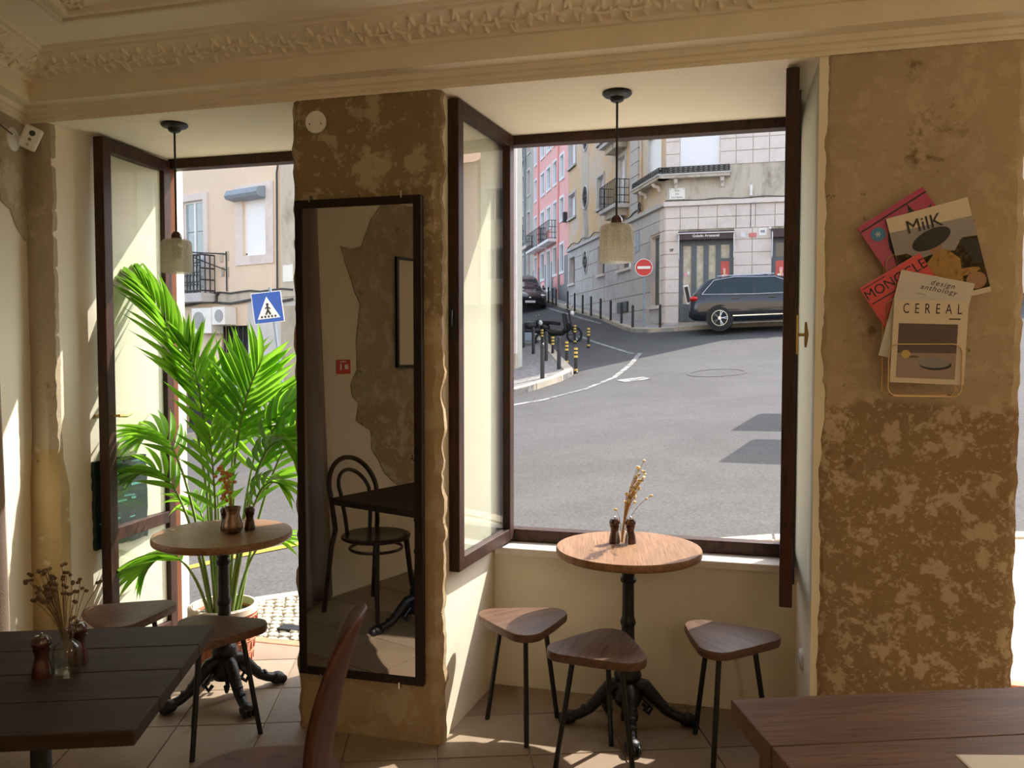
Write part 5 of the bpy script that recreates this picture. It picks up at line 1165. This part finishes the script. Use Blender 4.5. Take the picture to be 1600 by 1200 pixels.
for k, (x, y) in enumerate(kb): bollard('bollard', '%s black bollard up the shop side kerb, counted from the shop corner' % ordn[k], x, y, .12, .8, .045, 'black bollards up the shop side kerb')
for k, (x, y) in enumerate([(-4.12, 18.15), (-4.07, 19.75), (-4.88, 21.95), (-5.75, 24.1), (-6.62, 26.3)]): bollard('bollard', '%s black bollard on the cobbled corner pavement, counted from the street' % ordn[k], x, y, .12, .8, .05, 'black bollards on the cobbled corner')
for k, (x, y) in enumerate([(-3.63, 19.62), (-4.24, 21.6), (-4.28, 25.28), (-4.99, 26.8), (-5.05, 23.6), (-6.05, 26.6)]):
    t = thing('lane_post', '%s nearest black lane post with yellow bands on the shaded asphalt' % ('very', 'second', 'third', 'fourth', 'fifth', 'sixth')[k] if k else 'nearest black lane post with yellow bands on the shaded asphalt', 'lane post', (x, y, G(x, y)), 0, 'yellow banded lane posts')
    MB().lathe([(0, 0), (.06, 0), (.06, .03), (.042, .05), (.042, .62), (0, .63)], 14, cap=False).build('post', BOLL, t, True)
    for z in (.06, .38, .475, .565): MB().lathe([(.0, z), (.046, z), (.046, z + .05), (0, z + .05)], 14, cap=False).build('band', YEL, t, True)
# signs
t = thing('no_entry_sign', 'round red no entry sign on a thin pole by the shop wall', 'sign', (-2.95, 28.75, G(-2.95, 28.75) + .12))
MB().tube([(0, 0, -.05), (0, 0, 2.25)], .025, 8).build('pole', STEELG, t, True)
Ms = Matrix.Translation((0, -.04, 2.05)) @ Matrix.Rotation(R(8), 4, 'Z') @ Matrix.Rotation(R(90), 4, 'X')
MB(Ms).lathe([(0, 0), (.30, 0), (.30, .01), (0, .01)], 36, cap=False).build('disc_rim', WHITE, t); MB(Ms).lathe([(0, .01), (.28, .01), (.28, .014), (0, .014)], 36, cap=False).build('disc', RED, t); MB(Ms).box(-.22, .22, -.045, .045, .014, .018).build('bar', WHITE, t)
t = thing('crossing_sign', 'square blue pedestrian crossing sign tilted on its pole', 'sign', (-8.6, 14.62, G(-8.6, 14.62) + .1))
MB().tube([(.12, 0, -.05), (-.25, 0, 2.75)], .03, 8).build('pole', STEELG, t, True)
SBLUE = mat('road sign blue', (.01, .09, .42), .4)
Ms = Matrix.Translation((-.27, -.05, 2.35)) @ Matrix.Rotation(R(-8), 4, 'Y') @ Matrix.Rotation(R(24), 4, 'Z') @ Matrix.Rotation(R(90), 4, 'X')
MB(Ms).box(-.29, .29, -.31, .31, -.01, .01).build('plate_rim', WHITE, t, bevel=.004); MB(Ms).box(-.275, .275, -.295, .295, .01, .014).build('plate', SBLUE, t)
MB(Ms).add([(-.22, -.22, .018), (.22, -.22, .018), (0, .22, .018)], [(0, 1, 2)]).build('triangle', WHITE, t)
b = MB(Ms); b.ell((0, .06, .02), .028, .028, .003, 10, 4); b.tube([(0, .04, .021), (0, -.05, .021), (.04, -.14, .021)], .018, 5); b.tube([(0, -.05, .021), (-.05, -.14, .021)], .016, 5); b.tube([(-.05, -.02, .021), (0, .02, .021), (.05, -.03, .021)], .012, 5); b.build('walker_pictogram', INK, t)
b = MB(Ms)
for k in range(5): b.box(-.15 + k * .065, -.115 + k * .065, -.2, -.16, .018, .021)
b.build('stripe_pictogram', INK, t)
# unseen parasols behind the pier, added to cast the triangular road shadows
PAR = mat('charcoal canopy cloth', (.05, .05, .055), .9)
for lab, x, y in (('unseen charcoal canopy added to cast the shadow further up the road', 2.26, 13.98), ('unseen charcoal canopy added to cast the shadow nearer the window', 2.12, 11.85)):
    t = thing('unseen_parasol', lab, 'unseen_parasol', (x, y, G(x, y)), R(-14), 'unseen canopies added for the road shadows')
    MB().tube([(0, 0, 0), (0, 0, 2.75)], .025, 8).build('pole', STEELG, t); MB().lathe([(0, 0), (.25, 0), (.25, .05), (0, .06)], 16, cap=False).build('base', IRON, t)
    q = .66; MB().add([(-q, -q, 2.4), (q, -q, 2.4), (q, q, 2.4), (-q, q, 2.4), (0, 0, 2.72)] + [(-q, -q, 2.3), (q, -q, 2.3), (q, q, 2.3), (-q, q, 2.3)], [(0, 1, 4), (1, 2, 4), (2, 3, 4), (3, 0, 4), (0, 1, 6, 5), (1, 2, 7, 6), (2, 3, 8, 7), (3, 0, 5, 8)]).build('canopy', PAR, t)
# ================================================================ vehicles
TYRE = mat('black tyre rubber', (.015, .015, .015), .8); RIM = mat('alloy wheel', (.55, .55, .55), .3, 1.); CHROME = mat('chrome strip', (.7, .7, .72), .15, 1.)
CARGL = mat('tinted car glass', (.015, .03, .035), .03, spec=.5); TAIL = mat('tail lamp red', (.5, .01, .01), .15); HEADL = mat('head lamp', (.7, .7, .7), .1); ARCH = mat('black arch trim', (.012, .012, .013), .7)
def car(label, loc, rz, paint, pitch=0., front=False):
    t = thing('car', label, 'car', loc, rz); t.rotation_euler = (0, -pitch, rz)
    # stations along x (rear to front): x, zlow, zbelt, half width, zroof, roof half width
    st = [(-2.25, .50, .86, .70, .86, .66), (-2.2, .36, 1.0, .84, 1.02, .76), (-2.1, .30, 1.06, .90, 1.18, .74), (-1.85, .28, 1.08, .92, 1.47, .66), (-1.55, .28, 1.08, .925, 1.60, .66), (-.9, .26, 1.06, .93, 1.66, .67), (-.1, .26, 1.04, .93, 1.67, .67), (.55, .26, 1.02, .93, 1.58, .65), (.95, .26, 1.02, .925, 1.36, .66), (1.35, .26, 1.03, .92, 1.06, .70), (1.75, .28, .98, .90, 1.0, .66), (2.1, .32, .88, .86, .90, .62), (2.25, .42, .72, .74, .74, .6)]
    def ring(s):
        x, zl, zb, w, zr, wr = s; zm = zl + (zb - zl) * .55
        h = [(w * .93, zl), (w, zl + .12), (w * 1.0, zm), (w * .965, zb), (wr + (w * .965 - wr) * .45, zb + (zr - zb) * .55), (wr, zr - .035), (wr * .8, zr)]
        return [(x, -a, z) for a, z in h] + [(x, a, z) for a, z in h[::-1]]
    n = 14; vs = [p for s in st for p in ring(s)]
    fs = [(i * n + k, i * n + (k + 1) % n, (i + 1) * n + (k + 1) % n, (i + 1) * n + k) for i in range(len(st) - 1) for k in range(n)] + [tuple(range(n)), tuple((len(st) - 1) * n + k for k in range(n))]
    MB().add(vs, fs).build('body', paint, t, True)
    def lerp_st(x):
        for a, b in zip(st[:-1], st[1:]):
            if a[0] <= x <= b[0]: k = (x - a[0]) / (b[0] - a[0]); return [a[i] + (b[i] - a[i]) * k for i in range(6)]
    def sp(x, q, side, off=.012):
        s = lerp_st(x); zb, w, zr, wr = s[2], s[3] * .965, s[4], s[5]; m4 = (wr + (w - wr) * .45, zb + (zr - zb) * .55); m5 = (wr, zr - .035)
        if q < .55: k = q / .55; a = (w + (m4[0] - w) * k, zb + (m4[1] - zb) * k)
        else: k = (q - .55) / .45; a = (m4[0] + (m5[0] - m4[0]) * k, m4[1] + (m5[1] - m4[1]) * k)
        return (x, side * (a[0] + off), a[1])
    for side in (-1, 1):
        for nm, P in (('rear_quarter_pane', [(-1.78, .10), (-1.25, .06), (-1.2, .5), (-1.22, .86), (-1.45, .84)]), ('rear_door_pane', [(-1.14, .06), (-.36, .06), (-.36, .5), (-.36, .9), (-1.14, .88), (-1.14, .5)]), ('front_door_pane', [(-.26, .06), (.95, .12), (.62, .7), (.4, .88), (-.26, .9), (-.26, .5)])):
            MB().add([sp(x, q, side) for x, q in P], [tuple(range(len(P)))]).build(nm, CARGL, t)
        T = [(-1.86, .05), (-1.5, .9), (-.9, .96), (.3, .96), (.62, .82), (1.0, .08), (-.3, .0), (-1.86, .05)]
        MB().tube([sp(x, q, side, .014) for x, q in T], .014, 5).build('window_trim', CHROME, t)
        MB().box(-.95, .9, side * .935 - .01, side * .935 + .01, .40, .43).build('side_strip', CHROME, t)
        for x in (-.95, .1): MB().box(x, x + .2, side * .925 - .018, side * .925 + .018, .93, .96).build('door_handle', paint, t)
        MB().ell((.78, side * 1.0, 1.08), .09, .10, .07, 8, 6).build('wing_mirror', paint, t, True)
        MB().ell((-2.10, side * .82, .98), .15, .13, .085, 10, 6).build('tail_lamp', TAIL, t, True)
        MB().ell((2.06, side * .68, .82), .14, .16, .07, 10, 6).build('head_lamp', HEADL, t, True)
        for x in (-1.34, 1.34):
            y0 = side * .80
            MB(Matrix.Translation((x, side * .905, .36)) @ Matrix.Rotation(R(90), 4, 'X')).lathe([(0, -.03), (.405, -.03), (.405, .022), (0, .022)], 28, cap=False).build('arch_trim', ARCH, t)
            wh = MB(Matrix.Translation((x, y0, .36)) @ Matrix.Rotation(R(-90 * side), 4, 'X')).lathe([(.0, -.1), (.25, -.1), (.34, -.1), (.36, -.07), (.36, .1), (.34, .135), (.26, .14), (.245, .12), (0, .12)], 32, cap=False).build('wheel', TYRE, t, True)
            rb = MB(Matrix.Translation((x, y0, .36)) @ Matrix.Rotation(R(-90 * side), 4, 'X'))
            rb.tube([(.235 * math.cos(k * .2618), .235 * math.sin(k * .2618), .135) for k in range(25)], .014, 6)
            for k in range(5):
                for d in (-.14, .14): a = k * 1.2566; rb.tube([(.05 * math.cos(a), .05 * math.sin(a), .14), (.23 * math.cos(a + d), .23 * math.sin(a + d), .137)], .016, 5)
            rb.lathe([(0, .12), (.06, .12), (.055, .15), (0, .15)], 12, cap=False); rb.build('rim', RIM, wh)
    def cp(x, y, off=.012): s = lerp_st(x); return (x, y, s[4] + off)
    MB().add([(.66, -.52, 1.545), (.66, .52, 1.545), (1.28, .60, 1.12), (1.28, -.60, 1.12)], [(0, 1, 2, 3)]).build('windscreen', CARGL, t)
    MB().add([(-1.62, -.5, 1.585), (-1.62, .5, 1.585), (-2.1, .62, 1.19), (-2.1, -.62, 1.19)], [(0, 1, 2, 3)]).build('rear_screen', CARGL, t)
    for s in (-1, 1): MB().tube([(-1.4, s * .55, 1.66), (.3, s * .55, 1.66)], .02, 6).build('roof_rail', CHROME, t)
    MB().box(2.2, 2.27, -.5, .5, .66, .76).build('grille', ARCH, t); MB().box(2.24, 2.29, -.26, .26, .47, .58).build('number_plate', WHITE, t); MB().ell((2.27, 0, .72), .02, .06, .05, 8, 6).build('badge', CHROME, t)
    MB().box(-2.28, -2.2, -.8, .8, .42, .6).build('rear_bumper', ARCH, t, bevel=.03)
    return t
NAVY = mat('dark navy car paint', (.006, .008, .016), .15, 0., coat=.5); BLACKC = mat('black car paint', (.008, .008, .01), .12, .2, coat=1.)
cy_ = 27.05
car('dark navy estate car parked in front of the ice cream shop', (.98, cy_, G(.98, cy_) + .03), 0, NAVY, (G(2.3, cy_) - G(-.3, cy_)) / 2.6 * .9)
dc = V(-10.75, 42.4, 0)
car('black car facing downhill at the top of the side street', (dc.x, dc.y, G(dc.x, dc.y) + .08), math.atan2(-.907, .421), BLACKC, -.14)
# two-wheelers by the cobbled corner
def scooter(label, loc, rz, tall=1., two=False):
    t = thing('scooter' if not two else 'motorcycle', label, 'motorbike', loc, rz)
    for x in (-.62, .62):
        w_ = MB(Matrix.Translation((x, 0, .29)) @ Matrix.Rotation(R(90), 4, 'X')); w_.tube([(.25 * math.cos(k * .3142), .25 * math.sin(k * .3142), 0) for k in range(21)], .04, 8); wo_ = w_.build('wheel', TYRE, t, True)
        r2 = MB(Matrix.Translation((x, 0, .29)) @ Matrix.Rotation(R(90), 4, 'X'))
        for k in range(6): a = k * 1.047; r2.tube([(0, 0, 0), (.22 * math.cos(a), .22 * math.sin(a), 0)], .012, 4)
        r2.build('spokes', STEEL, wo_)
    MB().tube([(.62, 0, .29), (.52, 0, .62), (.42, 0, 1.0 * tall)], .035, 8).build('fork', BOLL, t, True)
    MB().tube([(.42, -.34, 1.03 * tall), (.46, -.1, 1.0 * tall), (.46, .1, 1.0 * tall), (.42, .34, 1.03 * tall)], .018, 6).build('handlebar', BOLL, t, True)
    MB().ell((.54, 0, .92 * tall), .08, .1, .09, 10, 8).build('head_lamp', HEADL, t, True)
    for s in (-1, 1): MB().ell((.44, s * .36, 1.16 * tall), .02, .06, .045, 8, 6).build('mirror', STEEL, t, True)
    MB().tube([(.50, 0, .62), (.2, 0, .36 if not two else .6), (-.2, 0, .36 if not two else .62), (-.5, 0, .55)], [.09, .10, .12, .1], 8).build('frame', BOLL, t, True)
    MB().add([(x, y * w, z) for x, w, z in ((-.72, .10, .78), (-.1, .15, .76), (.12, .08, .72)) for y in (-1, 1)] + [(x, y * w, z - .12) for x, w, z in ((-.72, .08, .78), (-.1, .13, .76), (.12, .06, .72)) for y in (-1, 1)], [(0, 1, 3, 2), (2, 3, 5, 4), (6, 8, 9, 7), (8, 10, 11, 9), (0, 2, 8, 6), (2, 4, 10, 8), (1, 7, 9, 3), (3, 9, 11, 5), (0, 6, 7, 1), (4, 5, 11, 10)]).build('seat', ARCH, t, bevel=.03)
    MB().ell((-.5, 0, .55), .26, .14, .16, 12, 8).build('tail_body', BOLL, t, True)
    if not two: MB().box(.40, .47, -.2, .2, .35, .95, Matrix.Rotation(R(-10), 4, 'Y')).build('leg_shield', BOLL, t, bevel=.02)
    else: MB().ell((.18, 0, .78), .26, .16, .15, 12, 8).build('fuel_tank', BOLL, t, True); MB().box(-.2, .25, -.14, .14, .25, .55).build('engine', STEELG, t, bevel=.03)
    MB().tube([(-.1, .1, .3), (-.05, .22, .0)], .012, 5).build('side_stand', STEELG, t)
    return t
scooter('black scooter parked side-on by the cobbled corner', (-5.75, 27.5, G(-5.75, 27.5)), R(-5), 1.1)
scooter('black motorcycle parked behind the cobbled corner beside the house edge', (-6.75, 27.0, G(-6.75, 27.0)), R(20), .95, True)
